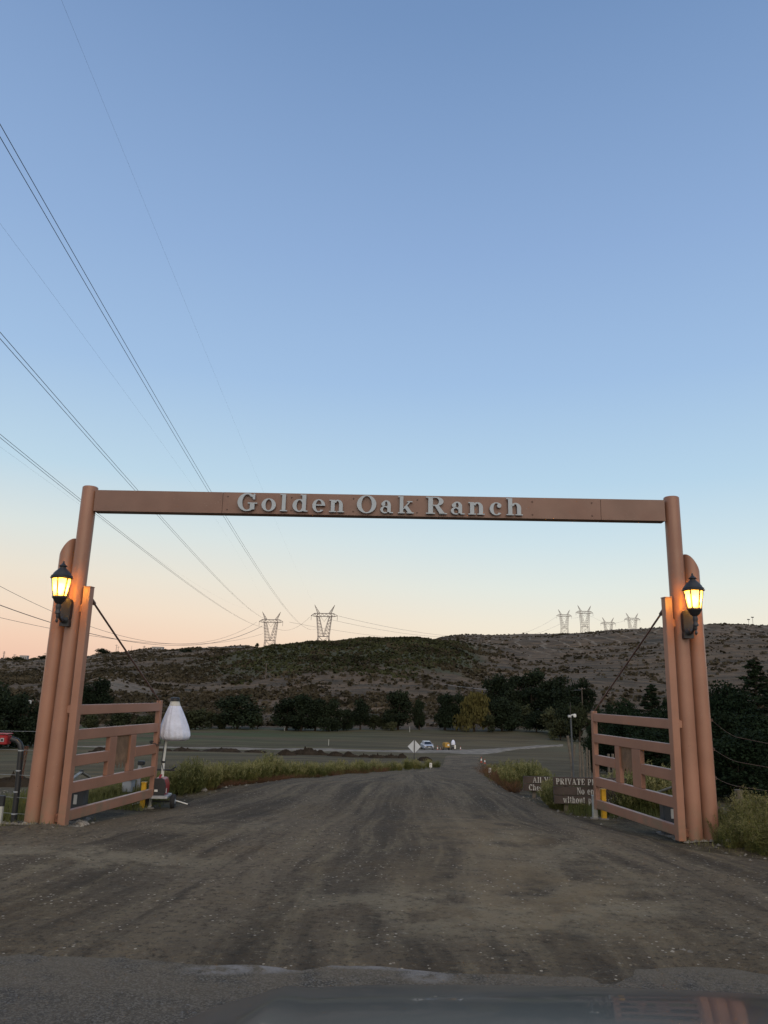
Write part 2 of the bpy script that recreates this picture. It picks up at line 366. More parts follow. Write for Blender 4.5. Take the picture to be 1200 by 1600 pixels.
LGREY = mat('meter_grey', (.28, .305, .33), .55, .1, 8)
RED = mat('red_paint', (.26, .010, .014), .4, .15, 10)
BLACK = mat('black_plastic', (.015, .016, .018), .5, .2, 12)
TYRE = mat('tyre_rubber', (.016, .016, .017), .85, .2, 20)
FABRIC = mat('balloon_cover', (.60, .63, .73), .9, .10, 9, .6, bscale=26, spec=.1)
FABRIC2 = mat('balloon_cover_mesh', (.50, .49, .44), .9, .14, 30, .2)
WOOD = mat('weathered_wood', (.050, .036, .029), .85, .45, 3.5, .5, coords='Object', bscale=12)
WOODP = mat('post_wood', (.11, .092, .07), .9, .3, 9, .4)
POLE = mat('utility_pole_wood', (.085, .068, .055), .9, .25, 2)
BARK = mat('bark', (.045, .035, .028), .95, .3, 4, spec=.08)
SIGNW = mat('sign_back', (.46, .49, .52), .55, .06, 4, metallic=.2)
LETTERW = mat('sign_lettering', (.40, .39, .36), .9, .45, 22, spec=.1)
CONE = mat('cone_orange', (.33, .07, .035), .6, .1, 6)
SOIL = mat('soil_mound', (.030, .024, .018), .95, .4, 1.4, .6, bscale=6, spec=.08)
STONE = mat('pebble', (.075, .066, .054), .85, .3, 5., base2=(.40, .36, .29), rnd=.2, spec=.08)
CONC = mat('concrete', (.17, .155, .13), .9, .15, 6, .2)
CARBLUE = mat('car_paint', (.004, .018, .033), .28, .1, 2, coat=.5, spec=.25)
CARWHITE = mat('car_paint_white', (.40, .43, .50), .3, .05, 2, coat=.4)
GLASSD = mat('dark_glass', (.02, .026, .034), .12, .1, 2)
LAMPLENS = mat('headlight_lens', (.5, .52, .55), .15, .1, 8)
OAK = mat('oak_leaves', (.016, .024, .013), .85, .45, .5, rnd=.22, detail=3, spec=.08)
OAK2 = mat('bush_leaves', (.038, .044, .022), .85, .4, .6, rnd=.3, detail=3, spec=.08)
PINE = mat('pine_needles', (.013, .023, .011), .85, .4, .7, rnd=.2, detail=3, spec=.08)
WILLOW = mat('willow_leaves', (.085, .076, .026), .8, .35, .5, rnd=.1, detail=3, spec=.08)
SCRUB = mat('scrub_leaves', (.048, .052, .033), .9, .4, .05, base2=(.098, .083, .055), coords='Generated', rnd=0)
WEEDG = mat('weed_green', (.075, .095, .026), .8, .35, 3., base2=(.155, .152, .055), rnd=.25, spec=.08)
WEEDY = mat('weed_tips', (.20, .195, .085), .85, .25, 5., rnd=.25, spec=.08)
WEEDR = mat('weed_rust', (.085, .045, .025), .9, .35, 6., base2=(.145, .088, .048), rnd=.25, spec=.08)
GRASS = mat('grass_blades', (.075, .10, .033), .8, .4, 1.2, base2=(.15, .155, .06), coords='Generated', spec=.08)
DRYB = mat('dry_seed_heads', (.135, .128, .058), .9, .3, 9., rnd=.2, spec=.08)

# ------------------------------------------------------------------ object helpers
def link(o, parent=None):
    COL.objects.link(o)
    if parent: o.parent = parent
    return o
def tag(o, label=None, cat=None, group=None, kind=None):
    for k, v in (('label', label), ('category', cat), ('group', group), ('kind', kind)):
        if v: o[k] = v
    return o
def thing(name, loc, rz, label, cat, group=None):
    o = bpy.data.objects.new(name, None); o.empty_display_size = .2
    link(o); o.location = loc; o.rotation_euler = (0, 0, rz)
    return tag(o, label, cat, group)
class MB:
    def __init__(s): s.v = []; s.f = []
    def add(s, vs, fs):
        o = len(s.v); s.v += [tuple(v) for v in vs]; s.f += [tuple(i + o for i in f) for f in fs]; return s
    def box(s, c, size, rz=0, rx=0, ry=0, taper=1.):
        x, y, z = [k / 2 for k in size]; M = Matrix.Rotation(rz, 3, 'Z') @ Matrix.Rotation(ry, 3, 'Y') @ Matrix.Rotation(rx, 3, 'X')
        vs = [Vector(c) + M @ Vector((a * x * (taper if k > 0 else 1), b * y * (taper if k > 0 else 1), k * z)) for k in (-1, 1) for a, b in ((-1, -1), (1, -1), (1, 1), (-1, 1))]
        return s.add(vs, [(3, 2, 1, 0), (4, 5, 6, 7), (0, 1, 5, 4), (1, 2, 6, 5), (2, 3, 7, 6), (3, 0, 4, 7)])
    def bbox(s, c, size, b=.01, rz=0):     # box with chamfered edges all round
        x, y, z = [k / 2 for k in size]; M = Matrix.Rotation(rz, 3, 'Z')
        rings = []
        for (zz, i) in ((-z, b), (-z + b, 0), (z - b, 0), (z, b)):
            rings.append([(sx * (x - i - (b if q else 0)), sy * (y - i - (0 if q else b)), zz) for sx, sy, q in ((-1, -1, 1), (1, -1, 1), (1, -1, 0), (1, 1, 0), (1, 1, 1), (-1, 1, 1), (-1, 1, 0), (-1, -1, 0))])
        vs = [Vector(c) + M @ Vector(p) for r in rings for p in r]
        fs = [tuple(range(7, -1, -1)), tuple(range(24, 32))]
        for k in range(3):
            for j in range(8): fs.append((k * 8 + j, k * 8 + (j + 1) % 8, (k + 1) * 8 + (j + 1) % 8, (k + 1) * 8 + j))
        return s.add(vs, fs)
    def tube(s, pts, r, n=8, cap=True):
        pts = [Vector(p) for p in pts]; rs = r if isinstance(r, (list, tuple)) else [r] * len(pts)
        t0 = (pts[1] - pts[0]).normalized(); ref = Vector((0, 0, 1)) if abs(t0.z) < .9 else Vector((0, 1, 0))
        vs = []; u = t0.cross(ref).normalized()
        for i, p in enumerate(pts):
            t = (pts[min(i + 1, len(pts) - 1)] - pts[max(i - 1, 0)]).normalized()
            u = (u - t * u.dot(t)).normalized(); w = t.cross(u)
            vs += [p + (u * math.cos(2 * pi * k / n) + w * math.sin(2 * pi * k / n)) * rs[i] for k in range(n)]
        fs = [(i * n + k, i * n + (k + 1) % n, (i + 1) * n + (k + 1) % n, (i + 1) * n + k) for i in range(len(pts) - 1) for k in range(n)]
        if cap: fs += [tuple(range(n - 1, -1, -1)), tuple((len(pts) - 1) * n + k for k in range(n))]
        return s.add(vs, fs)
    def lathe(s, prof, n=24, c=(0, 0, 0), M=None, cap=True, rot=0, sx=1., sy=1.):
        c = Vector(c); vs = []
        for r, z in prof:
            for k in range(n):
                a = 2 * pi * k / n + rot; p = Vector((r * math.cos(a) * sx, r * math.sin(a) * sy, z)); vs.append(c + (M @ p if M else p))
        fs = [(i * n + k, i * n + (k + 1) % n, (i + 1) * n + (k + 1) % n, (i + 1) * n + k) for i in range(len(prof) - 1) for k in range(n)]
        if cap: fs += [tuple(range(n - 1, -1, -1)), tuple((len(prof) - 1) * n + k for k in range(n))]
        return s.add(vs, fs)
    def prism(s, poly, o, U, V, D):      # 2-D outline in plane (U, V) at o, thickness vector D
        o, U, V, D = map(Vector, (o, U, V, D)); n = len(poly)
        vs = [o + U * a + V * b for a, b in poly] + [o + U * a + V * b + D for a, b in poly]
        fs = [tuple(range(n)), tuple(range(2 * n - 1, n - 1, -1))] + [(i, n + i, n + (i + 1) % n, (i + 1) % n) for i in range(n)]
        return s.add(vs, fs)
    def build(s, name, m, parent=None, smooth=None, loc=None):
        me = bpy.data.meshes.new(name); me.from_pydata(s.v, [], s.f); me.materials.append(m)
        import bmesh
        bm = bmesh.new(); bm.from_mesh(me); bmesh.ops.recalc_face_normals(bm, faces=bm.faces); bm.to_mesh(me); bm.free()
        if smooth: 
            me.polygons.foreach_set('use_smooth', [True] * len(me.polygons))
            me.set_sharp_from_angle(angle=R(smooth))
        o = bpy.data.objects.new(name, me)
        if loc: o.location = loc
        return link(o, parent)
def np_mesh(name, V, Fq, m):
    me = bpy.data.meshes.new(name); V = np.asarray(V, np.float32); Fq = np.asarray(Fq, np.int32); k = Fq.shape[1]
    me.vertices.add(len(V)); me.vertices.foreach_set('co', V.ravel())
    me.loops.add(Fq.size); me.loops.foreach_set('vertex_index', Fq.ravel())
    me.polygons.add(len(Fq)); me.polygons.foreach_set('loop_start', np.arange(0, Fq.size, k, dtype=np.int32))
    me.polygons.foreach_set('loop_total', np.full(len(Fq), k, np.int32))
    me.update(calc_edges=True)
    if m: me.materials.append(m)
    return me
def quads(C, U, V):
    n = len(C); P = np.stack([C - U - V, C + U - V, C + U * .7 + V, C - U * .7 + V], 1).reshape(-1, 3)
    return P, np.arange(4 * n).reshape(n, 4)
def copy_tree(o, parent=None):
    c = o.copy(); COL.objects.link(c)
    if parent: c.parent = parent
    for ch in list(o.children): copy_tree(ch, c)
    return c
RNG = np.random.default_rng(7)
rnd = random.Random(5)

# ------------------------------------------------------------------ ground sheets
def polar(name, d0, d1, m, ratio, a0=-pi, a1=pi, label=None):
    front = np.radians(np.arange(-34, 34.01, .28))
    side = np.radians(np.concatenate([np.arange(-180, -34, 3.5), [-34.0]]))[:-1]
    side2 = -side[::-1]
    A = np.concatenate([side, front, side2])
    nr = max(3, int(math.log(d1 / d0) / math.log(ratio)))
    D = d0 * (d1 / d0) ** (np.arange(nr + 1) / nr)
    X = np.sin(A)[None, :] * D[:, None]; Y = np.cos(A)[None, :] * D[:, None]
    Z = H(X, Y)
    na = len(A); V = np.stack([X, Y, Z], -1).reshape(-1, 3)
    i, j = np.meshgrid(np.arange(nr), np.arange(na - 1), indexing='ij')
    q = np.stack([i * na + j, i * na + j + 1, (i + 1) * na + j + 1, (i + 1) * na + j], -1).reshape(-1, 4)[:, ::-1]
    me = np_mesh(name, V, q, m); me.polygons.foreach_set('use_smooth', [True] * len(me.polygons))
    o = link(bpy.data.objects.new(name, me)); o['kind'] = 'structure'; return o
MHILL = make_hill()
polar('ground', 1.0, 30, make_verge(), 1.022)
polar('valley_field', 30, 252, make_field(), 1.012)
polar('hillside', 252, 1750, MHILL, 1.0065)

def grid_sheet(name, X, Y, Z, m):
    n0, n1 = X.shape; V = np.stack([X, Y, Z], -1).reshape(-1, 3)
    i, j = np.meshgrid(np.arange(n0 - 1), np.arange(n1 - 1), indexing='ij')
    q = np.stack([i * n1 + j, i * n1 + j + 1, (i + 1) * n1 + j + 1, (i + 1) * n1 + j], -1).reshape(-1, 4)
    me = np_mesh(name, V, q, m); me.polygons.foreach_set('use_smooth', [True] * len(me.polygons))
    o = link(bpy.data.objects.new(name, me)); o['kind'] = 'structure'; return o
# asphalt road crossing under the car, its broken far edge meets the dirt
xs = np.linspace(-45, 45, 361); ys = np.linspace(0, 1, 60)
X, T = np.meshgrid(xs, ys)
edge = 5.95 + .12 * fbm(xs / 1.3, xs * 0, 4, 21) * 2 - .012 * np.clip(xs - 1.5, 0, 9) ** 2 * .8 - .003 * xs ** 2 * 0
Y = -6 + (edge[None, :] + 6) * T
Zr = H(X, Y, False) + .010 + .022 * (1 - sstep(.97, 1., T)) - .02 * sstep(.985, 1., T)
grid_sheet('asphalt_road', X, Y, Zr, make_asphalt())
# dirt road ribbon through the gate and down to the valley
DIRT = make_dirt()
def edge_pt(px, py):      # where a road-edge pixel meets the ground
    r = ray(px, py); r = r / math.hypot(r[0], r[1])
    ds = np.geomspace(3, 900, 4000); zz = EYE + ds * r[2]
    hh = H(ds * r[0], ds * r[1], False); k = np.argmax(zz < hh)
    return ds[k] * r[0], ds[k] * r[1]
LE = [(-9.5, 5.1), (-9.2, 6.2), (-8.2, 8.2), (-6.0, 9.7), (-4.3, 10.6), (-4.0, 11.6)] + [edge_pt(*p) for p in ((246, 1262), (318, 1238), (400, 1223), (520, 1212), (640, 1205), (683, 1200), (690, 1194), (692, 1188), (694, 1182))]
RE = [(9.5, 5.1), (9.0, 6.2), (7.2, 8.2), (5.2, 9.3), (4.0, 10.2), (3.85, 11.2)] + [edge_pt(*p) for p in ((925, 1280), (840, 1248), (792, 1229), (770, 1215), (762, 1205), (758, 1199), (752, 1193), (750, 1187), (760, 1181))]
def ribbon(name, LEp, REp, m, na, nc, lift, soft=.07):
    def res(P):
        P = np.array(P); s = np.linspace(0, len(P) - 1, na)
        return np.stack([pchip(np.arange(len(P)), P[:, 0], s), pchip(np.arange(len(P)), P[:, 1], s)], -1)
    a, b = res(LEp), res(REp); c = np.linspace(0, 1, nc)
    c = c - .12 * np.sin(2 * pi * c) / (2 * pi) * 0
    XY = a[:, None, :] * (1 - c)[None, :, None] + b[:, None, :] * c[None, :, None]
    X, Y = XY[..., 0], XY[..., 1]
    e = np.minimum(c, 1 - c)[None, :] / soft
    wid = np.hypot(*(a - b).T)[:, None]; d = np.hypot(X, Y)
    k = np.clip(e, 0, 1) + .5 * fbm(X * .9, Y * .9, 4, 31) * (e < 1.6)
    Z = H(X, Y) + (lift + .0006 * d) * (np.clip(k, 0, 1) * 2 - 1) 
    st = np.clip((Y - 5.1) / .9 + 1.5 * fbm(X * 1.4, Y * 1.4, 4, 33) * (Y < 7), 0, 1)
    if name == 'dirt_road': Z = np.where(Y < 7.5, Z - .05 + .05 * np.minimum(1, st * 1.0) + .014, Z)
    return grid_sheet(name, X, Y, Z, m)
ribbon('dirt_road', LE, RE, DIRT, 520, 200, .028)
PALE = NB('farm_track'); PALE.p.inputs['Roughness'].default_value = .95
PALE = PALE.done(PALE.mix(PALE.rng(PALE.noise(.6, 5), .35, .65), (.13, .115, .09), (.24, .215, .175)))
ribbon('farm_track', [edge_pt(*p) for p in ((60, 1166), (200, 1167), (380, 1169.2), (560, 1171.2), (680, 1171), (740, 1170), (800, 1167), (880, 1163))],
       [edge_pt(*p) for p in ((60, 1168), (200, 1169), (380, 1172), (560, 1175), (680, 1177), (752, 1178.5), (800, 1172), (880, 1165.5))], PALE, 260, 14, .05, .2)

# loose stones on the dirt and gravel (too many to count)
def stones(name, n, gen, smin, smax, seed, label):
    g = np.random.default_rng(seed); base = np.array([(0, 0, 1), (.9, 0, .1), (.2, .85, 0), (-.8, .35, .1), (-.6, -.7, .05), (.45, -.8, 0)], float)
    fc = np.array([(0, 1, 2), (0, 2, 3), (0, 3, 4), (0, 4, 5), (0, 5, 1)])
    x, y = gen(g, n); z = H(x, y) + .01
    s = smin * (smax / smin) ** (g.random(n) ** 3); a = g.random(n) * 6.28
    P = base[None] * (1 + .5 * (g.random((n, 6, 1)) - .5)) * s[:, None, None]; P[..., 2] *= .7
    ca, sa = np.cos(a)[:, None], np.sin(a)[:, None]
    Q = np.stack([P[..., 0] * ca - P[..., 1] * sa + x[:, None], P[..., 0] * sa + P[..., 1] * ca + y[:, None], P[..., 2] + z[:, None]], -1).reshape(-1, 3)
    Fc = (fc[None] + np.arange(n)[:, None, None] * 6).reshape(-1, 3)
    o = link(bpy.data.objects.new(name, np_mesh(name, Q, Fc, STONE))); return tag(o, label, 'gravel', kind='stuff')
def gen_near(g, n):
    d = 5.9 * (22 / 5.9) ** (g.random(n) ** 1.1); a = R(30) * (2 * g.random(n) - 1) ; x, y = d * np.sin(a), d * np.cos(a)
    keep = vn(x * .8, y * .5, 40) ** 2 > g.random(n) * .55
    y = np.where(keep, np.where(y < 6.05, 6.05 + 3 * g.random(n), y), 10.3 + g.random(n) * .8); x = np.where(keep, x, np.sign(x) * (3.9 + g.random(n) * 4)); return x, y
stones('gravel', 45000, gen_near, .007, .046, 3, 'loose pale gravel scattered over the dirt entrance')
STONE_M = []
for k in range(3):
    g = np.random.default_rng(50 + k); mb = MB()
    mb.lathe([(.35, -.2), (.9, -.05), (1., .15), (.75, .5), (.3, .68)], 9)
    mb.v = [(x * (1 + .35 * (g.random() - .5)), y * (1 + .35 * (g.random() - .5)), z * (1 + .3 * (g.random() - .5))) for x, y, z in mb.v]
    me = bpy.data.meshes.new('stone'); me.from_pydata(mb.v, [], mb.f); me.materials.append(STONE); STONE_M.append(me)
for (px, py, s, lab) in ((155, 1227, .085, 'pale stone at the foot of the weeds behind the left gate leaf'), (316, 1236, .12, 'whitish rock lying where the left weeds meet the road'),
                    (125, 1290, .13, 'grey rock lying against the left gate motor box'), (603, 1207, .10, 'pale rock on the road edge by the rust-brown weeds'), (845, 1236, .1, 'small pale rock on the right road edge before the wooden signs'),
                    (747, 1450, .028, 'single whitish pebble on the dirt in front of the car'), (212, 1316, .04, 'flat pale stone on the dirt before the left gate leaf')):
    x, y = edge_pt(px, py); o = link(bpy.data.objects.new('stone', STONE_M[int(px) % 3])); o.location = (x, y, Hs(x, y) + .005); o.scale = (s, s * .8, s * .7); o.rotation_euler = (0, 0, px)
    tag(o, lab, 'stone')

# ------------------------------------------------------------------ lettering: a small bold serif alphabet built from solid strokes
def ringp(cx, cy, rx, ry, ix, iy, a0=0, a1=360, n=28, icx=0.):
    k = max(4, int(n * abs(a1 - a0) / 360)); A = [R(a0 + (a1 - a0) * i / k) for i in range(k + 1)]
    out = []
    for i in range(k):
        p = []
        for a in (A[i], A[i + 1]): p.append((cx + rx * math.cos(a), cy + ry * math.sin(a)))
        for a in (A[i + 1], A[i]): p.append((cx + icx + ix * math.cos(a), cy + iy * math.sin(a)))
        out.append(p)
    return [('strip', out, abs(a1 - a0) >= 359)]
def rc(a, b, c, d): return [('poly', [(a, b), (c, b), (c, d), (a, d)])]
def pl(*p): return [('poly', list(p))]
X_ = .72
def ser(x0, x1, y=0, t=.06): return rc(x0, y, x1, y + t)
def G_n(w=.2, asc=False):
    top = 1.0 if asc else X_
    g = rc(.09, .03, .29, top) + ser(0, .38) + pl((0, top - .06), (.1, top - .07), (.1, top), (0, top))
    g += ringp(.45, .42, .27, .31, .09, .23, -4, 150, icx=-.015) + rc(.523, .03, .72, .44) + ser(.44, .80)
    return g, .82
GL = {
 'G': (ringp(.48, .5, .47, .53, .24, .455, 42, 318) + rc(.63, .08, .85, .43) + rc(.52, .41, .98, .48) + pl((.74, .72), (.80, .66), (.86, .66), (.86, 1.0), (.80, 1.0), (.74, .86)), 1.0),
 'o': (ringp(.37, .36, .37, .38, .165, .325), .74),
 'l': (rc(.10, .03, .30, 1.0) + ser(0, .40) + pl((0, .95), (.11, .93), (.11, 1.0), (0, 1.0)), .40),
 'd': (ringp(.36, .355, .36, .375, .15, .31, 30, 330) + rc(.50, .03, .70, 1.0) + ser(.6, .80) + pl((.40, .95), (.51, .93), (.51, 1.0), (.40, 1.0)), .80),
 'e': (ringp(.36, .36, .36, .38, .165, .325, 0, 318) + rc(.16, .36, .69, .43), .70),
 'n': G_n(), 'h': G_n(asc=True),
 'O': (ringp(.5, .5, .5, .53, .265, .475), 1.0),
 'a': (ringp(.27, .20, .27, .215, .12, .15, 35, 300) + rc(.40, .06, .60, .48) + ringp(.33, .46, .27, .28, .085, .21, 0, 165) + ser(.52, .74) + ringp(.165, .52, .115, .115, .0, .0, 0, 360, 14), .74),
 'k': (rc(.09, .03, .29, 1.0) + ser(0, .38) + pl((0, .95), (.1, .93), (.1, 1.0), (0, 1.0)) + pl((.27, .26), (.34, .25), (.68, .66), (.58, .66)) + pl((.33, .38), (.47, .50), (.80, .04), (.56, .04)) + ser(.48, .88) + ser(.50, .80, X_ - .06), .88),
 'R': (rc(.11, .03, .34, .97) + ser(0, .45) + ser(0, .36, .94) + ringp(.48, .735, .38, .265, .155, .205, -90, 90) + rc(.3, .94, .50, 1.0) + rc(.3, .47, .50, .53) + pl((.42, .48), (.62, .50), (.92, .04), (.66, .04)) + ser(.66, 1.04), 1.04),
 'c': (ringp(.37, .36, .37, .38, .165, .325, 40, 318) + ringp(.53, .54, .12, .12, 0, 0, 0, 360, 14), .68),
 'P': (rc(.11, .03, .34, .97) + ser(0, .45) + ser(0, .36, .94) + ringp(.46, .71, .38, .29, .155, .225, -90, 90) + rc(.3, .94, .48, 1.0) + rc(.3, .42, .48, .485), .86),
 'I': (rc(.11, .03, .34, .97) + ser(0, .45) + ser(0, .45, .94), .45),
 'V': (pl((.08, .96), (.33, .96), (.55, .2), (.46, 0)) + pl((.46, 0), (.55, 0), (.88, .96), (.79, .96)) + ser(0, .42, .94) + ser(.68, .98, .94), .98),
 'A': (pl((.40, 1.), (.52, 1.), (.90, .04), (.64, .04)) + pl((.10, .04), (.18, .04), (.47, .88), (.40, 1.)) + rc(.24, .30, .68, .37) + ser(0, .30) + ser(.56, 1.0), 1.0),
 'T': (rc(.33, .03, .57, .95) + ser(.22, .68) + rc(0, .92, .90, 1.) + rc(0, .70, .06, .93) + rc(.84, .70, .90, .93), .9),
 'E': (rc(.11, .03, .34, .97) + ser(0, .80) + ser(0, .78, .94) + rc(.3, .47, .58, .54) + rc(.72, .05, .80, .28) + rc(.70, .74, .78, .95) + rc(.52, .38, .58, .63), .82),
 'Y': (rc(.36, .03, .59, .45) + ser(.24, .70) + pl((.08, .96), (.32, .96), (.56, .46), (.38, .40)) + pl((.5, .45), (.59, .42), (.86, .96), (.77, .96)) + ser(0, .42, .94) + ser(.66, .96, .94), .96),
 'N': (rc(.12, .03, .20, .97) + rc(.76, .0, .84, .97) + pl((.10, .97), (.32, .97), (.84, .12), (.84, 0), (.76, 0)) + ser(0, .34) + ser(0, .24, .94) + ser(.64, .96, .94), .96),
 'C': (ringp(.46, .5, .46, .53, .23, .465, 42, 318) + rc(.72, .66, .78, 1.0), .84),
 't': (rc(.14, .1, .34, .92) + rc(.02, .66, .46, .72) + ringp(.32, .14, .18, .15, .0, .09, 180, 330), .5),
 'r': (rc(.09, .03, .29, X_) + ser(0, .38) + ser(0, .2, X_ - .06) + ringp(.42, .44, .16, .28, .05, .18, 60, 160) + ringp(.46, .6, .1, .1, 0, 0, 0, 360, 12), .58),
 'y': (pl((.08, .70), (.31, .70), (.50, .18), (.40, 0)) + pl((.36, .0), (.22, -.2), (.30, -.24), (.72, .70), (.63, .70)) + ser(0, .38, .66) + ser(.54, .80, .66), .8),
 'w': (pl((.06, .70), (.27, .70), (.40, .18), (.32, 0)) + pl((.32, 0), (.39, 0), (.56, .6), (.5, .7)) + pl((.44, .70), (.63, .70), (.76, .18), (.68, 0)) + pl((.68, 0), (.74, 0), (.98, .70), (.90, .70)) + ser(0, .34, .66) + ser(.82, 1.06, .66), 1.06),
 'i': (rc(.09, .03, .29, X_) + ser(0, .38) + ser(0, .2, X_ - .06) + ringp(.19, .90, .11, .11, 0, 0, 0, 360, 14), .38),
 'u': (rc(.09, .2, .29, X_) + ringp(.36, .25, .27, .27, .08, .18, 180, 330) + rc(.52, .03, .72, X_) + ser(0, .2, X_ - .06) + ser(.44, .6, X_ - .06) + ser(.62, .82), .82),
 'p': (ringp(.46, .355, .36, .375, .15, .31, -150, 150) + rc(.11, -.25, .31, X_) + ser(0, .42, -.28) + ser(0, .2, X_ - .06), .82),
 'm': (rc(.09, .03, .29, X_) + ser(0, .38) + ser(0, .2, X_ - .06) + ringp(.42, .42, .22, .31, .06, .23, -4, 150) + rc(.47, .03, .66, .44) + ringp(.80, .42, .22, .31, .06, .23, -4, 150) + rc(.85, .03, 1.04, .44) + ser(.42, .72) + ser(.8, 1.12), 1.14),
 's': (ringp(.28, .53, .26, .21, .1, .14, 40, 265) + ringp(.28, .19, .27, .21, .1, .14, -140, 95), .58),
}
def glyph(mb, ch, o, sx, sy, U, D):
    """adds letter ch with its lower-left at o, running along unit U, cap height sy, thickness vector D"""
    polys, w = GL[ch]; Z = Vector((0, 0, 1)); D = Vector(D); k = 0; o0 = o
    for it in polys:
        o = Vector(o0) - D * (.03 * (k % 7)); dd = D * (1 + .03 * (k % 7)) - D * (.006 * (k % 5)); k += 1
        if it[0] == 'poly': mb.prism([(a * sx, b * sy) for a, b in it[1]], o, U, Z, dd)
        else:
            segs, closed = it[1], it[2]; n = len(segs); vs = []; fs = []
            ps = [(s[0], s[3]) for s in segs] + [(segs[-1][1], segs[-1][2])]
            for po, pi_ in ps:
                for q in (po, pi_):
                    b = Vector(o) + Vector(U) * q[0] * sx + Z * q[1] * sy; vs += [b, b + dd]
            for i in range(n):
                a, b = i * 4, (i + 1) * 4
                fs += [(a + 1, b + 1, b + 3, a + 3), (a, a + 2, b + 2, b), (a, b, b + 1, a + 1), (a + 2, a + 3, b + 3, b + 2)]
            if not closed: fs += [(0, 1, 3, 2), (n * 4, n * 4 + 2, n * 4 + 3, n * 4 + 1)]
            mb.add(vs, fs)
    return w * sx
def text_w(t, sx, gap): return sum((GL[c][1] * sx + gap) if c != ' ' else .45 * sx for c in t)

# ------------------------------------------------------------------ the entrance arch
YB = 10.5
POSTX = {'Lin': (-4.201, -4.147), 'Rin': (4.074, 4.050), 'Lout': (-4.435, -4.386), 'Rout': (4.306, 4.283)}      # foot and top of each pipe
arch = thing('entrance_arch', (0, YB, 0), 0, 'tall terracotta pipe arch with raised grey lettering spanning the dirt road', 'gateway')
def pipe(name, base, top, y, h, r, parent, cut=None):
    mb = MB(); n = 40
    zs = [-.12, .02, h - .012, h]; ring = []
    for zi, z in enumerate(zs):
        rr = r if zi < 3 else r - .012
        for k in range(n):
            a = 2 * pi * k / n; cx, cy = math.cos(a) * rr, math.sin(a) * rr
            zz = z
            if cut and zi >= 2:
                t = cx * cut[0] / r          # -1 at the outer side .. 1 at the inner side
                zz = h - cut[1] * (.5 - .5 * t) ** 1.7 - (.012 if zi == 2 else 0)
            ring.append((base + (top - base) * zz / h + cx, y + cy, zz))
    fs = [(i * n + k, i * n + (k + 1) % n, (i + 1) * n + (k + 1) % n, (i + 1) * n + k) for i in range(3) for k in range(n)]
    fs.append(tuple(3 * n + k for k in range(n)))
    mb.add(ring, fs); return mb.build(name, PAINT, parent, 35)
pipe('post', *POSTX['Lin'], 0, 4.50, .106, arch); pipe('post', *POSTX['Rin'], 0, 4.555, .106, arch)
pipe('side_post', *POSTX['Lout'], .08, 3.77, .106, arch, (1, .25)); pipe('side_post', *POSTX['Rout'], .05, 3.75, .106, arch, (-1, .25))
tilt = math.atan2(4.4895 - 4.435, 8.2)
bm = MB()
SEG = [(-4.04, at(347, 785, 10.4).x), (at(347, 785, 10.4).x + .006, at(939, 798, 10.4).x), (at(939, 798, 10.4).x + .006, 3.92)]
def bz(x): return 4.4385 + (x + 4.03) * math.tan(tilt)
for k, (a, b_) in enumerate(SEG):
    vs = []
    for x in (a, b_):
        for y, z in ((-.085, -.30), (.085, -.30), (.085, 0), (-.085, 0)): vs.append((x, y - .002 * (k == 1), bz(x) + z))
    bm.add(vs, [(0, 1, 2, 3), (7, 6, 5, 4), (0, 4, 5, 1), (1, 5, 6, 2), (2, 6, 7, 3), (3, 7, 4, 0)])
beam = bm.build('crossbeam', PAINT_DIMMED, arch)
TXT = [('G', 370.6, 402.4), ('o', 408.6, 431), ('l', 437.6, 449), ('d', 457, 481), ('e', 488, 507.6), ('n', 514.4, 538.6), ('O', 557.6, 588),
       ('a', 594.4, 614.4), ('k', 622, 646.6), ('R', 665.6, 698.6), ('a', 704.4, 726), ('n', 731.6, 757.6), ('c', 765, 784), ('h', 791, 817)]
for ch, p0, p1 in TXT:
    x0 = at(p0, 792, 10.38).x; x1 = at(p1, 792, 10.38).x; mb = MB(); w = GL[ch][1]
    glyph(mb, ch, (x0, -.135, bz(x0) - .268), (x1 - x0) / w, .243, (1, 0, 0), (0, .028, 0))
    mb.build('letter', GREYMETAL, beam)
for px in (355, 455, 552, 652, 832, 925):
    for dz in (-.06, -.245):
        x = at(px, 790, 10.4).x; mb = MB(); mb.lathe([(.011, 0), (.011, .008), (.006, .012)], 10, (x, -.085, bz(x) + dz), Matrix.Rotation(R(90), 3, 'X')); mb.build('bolt', ROD, beam)
# barbed fence staples on the right side post
for z in (1.53, 1.16, .80, .44, .10):
    mb = MB(); mb.tube([(4.37, .03, z), (4.41, .01, z + .005), (4.415, .0, z - .02), (4.372, .0, z - .02)], .007, 6); mb.build('staple', ROD, arch)

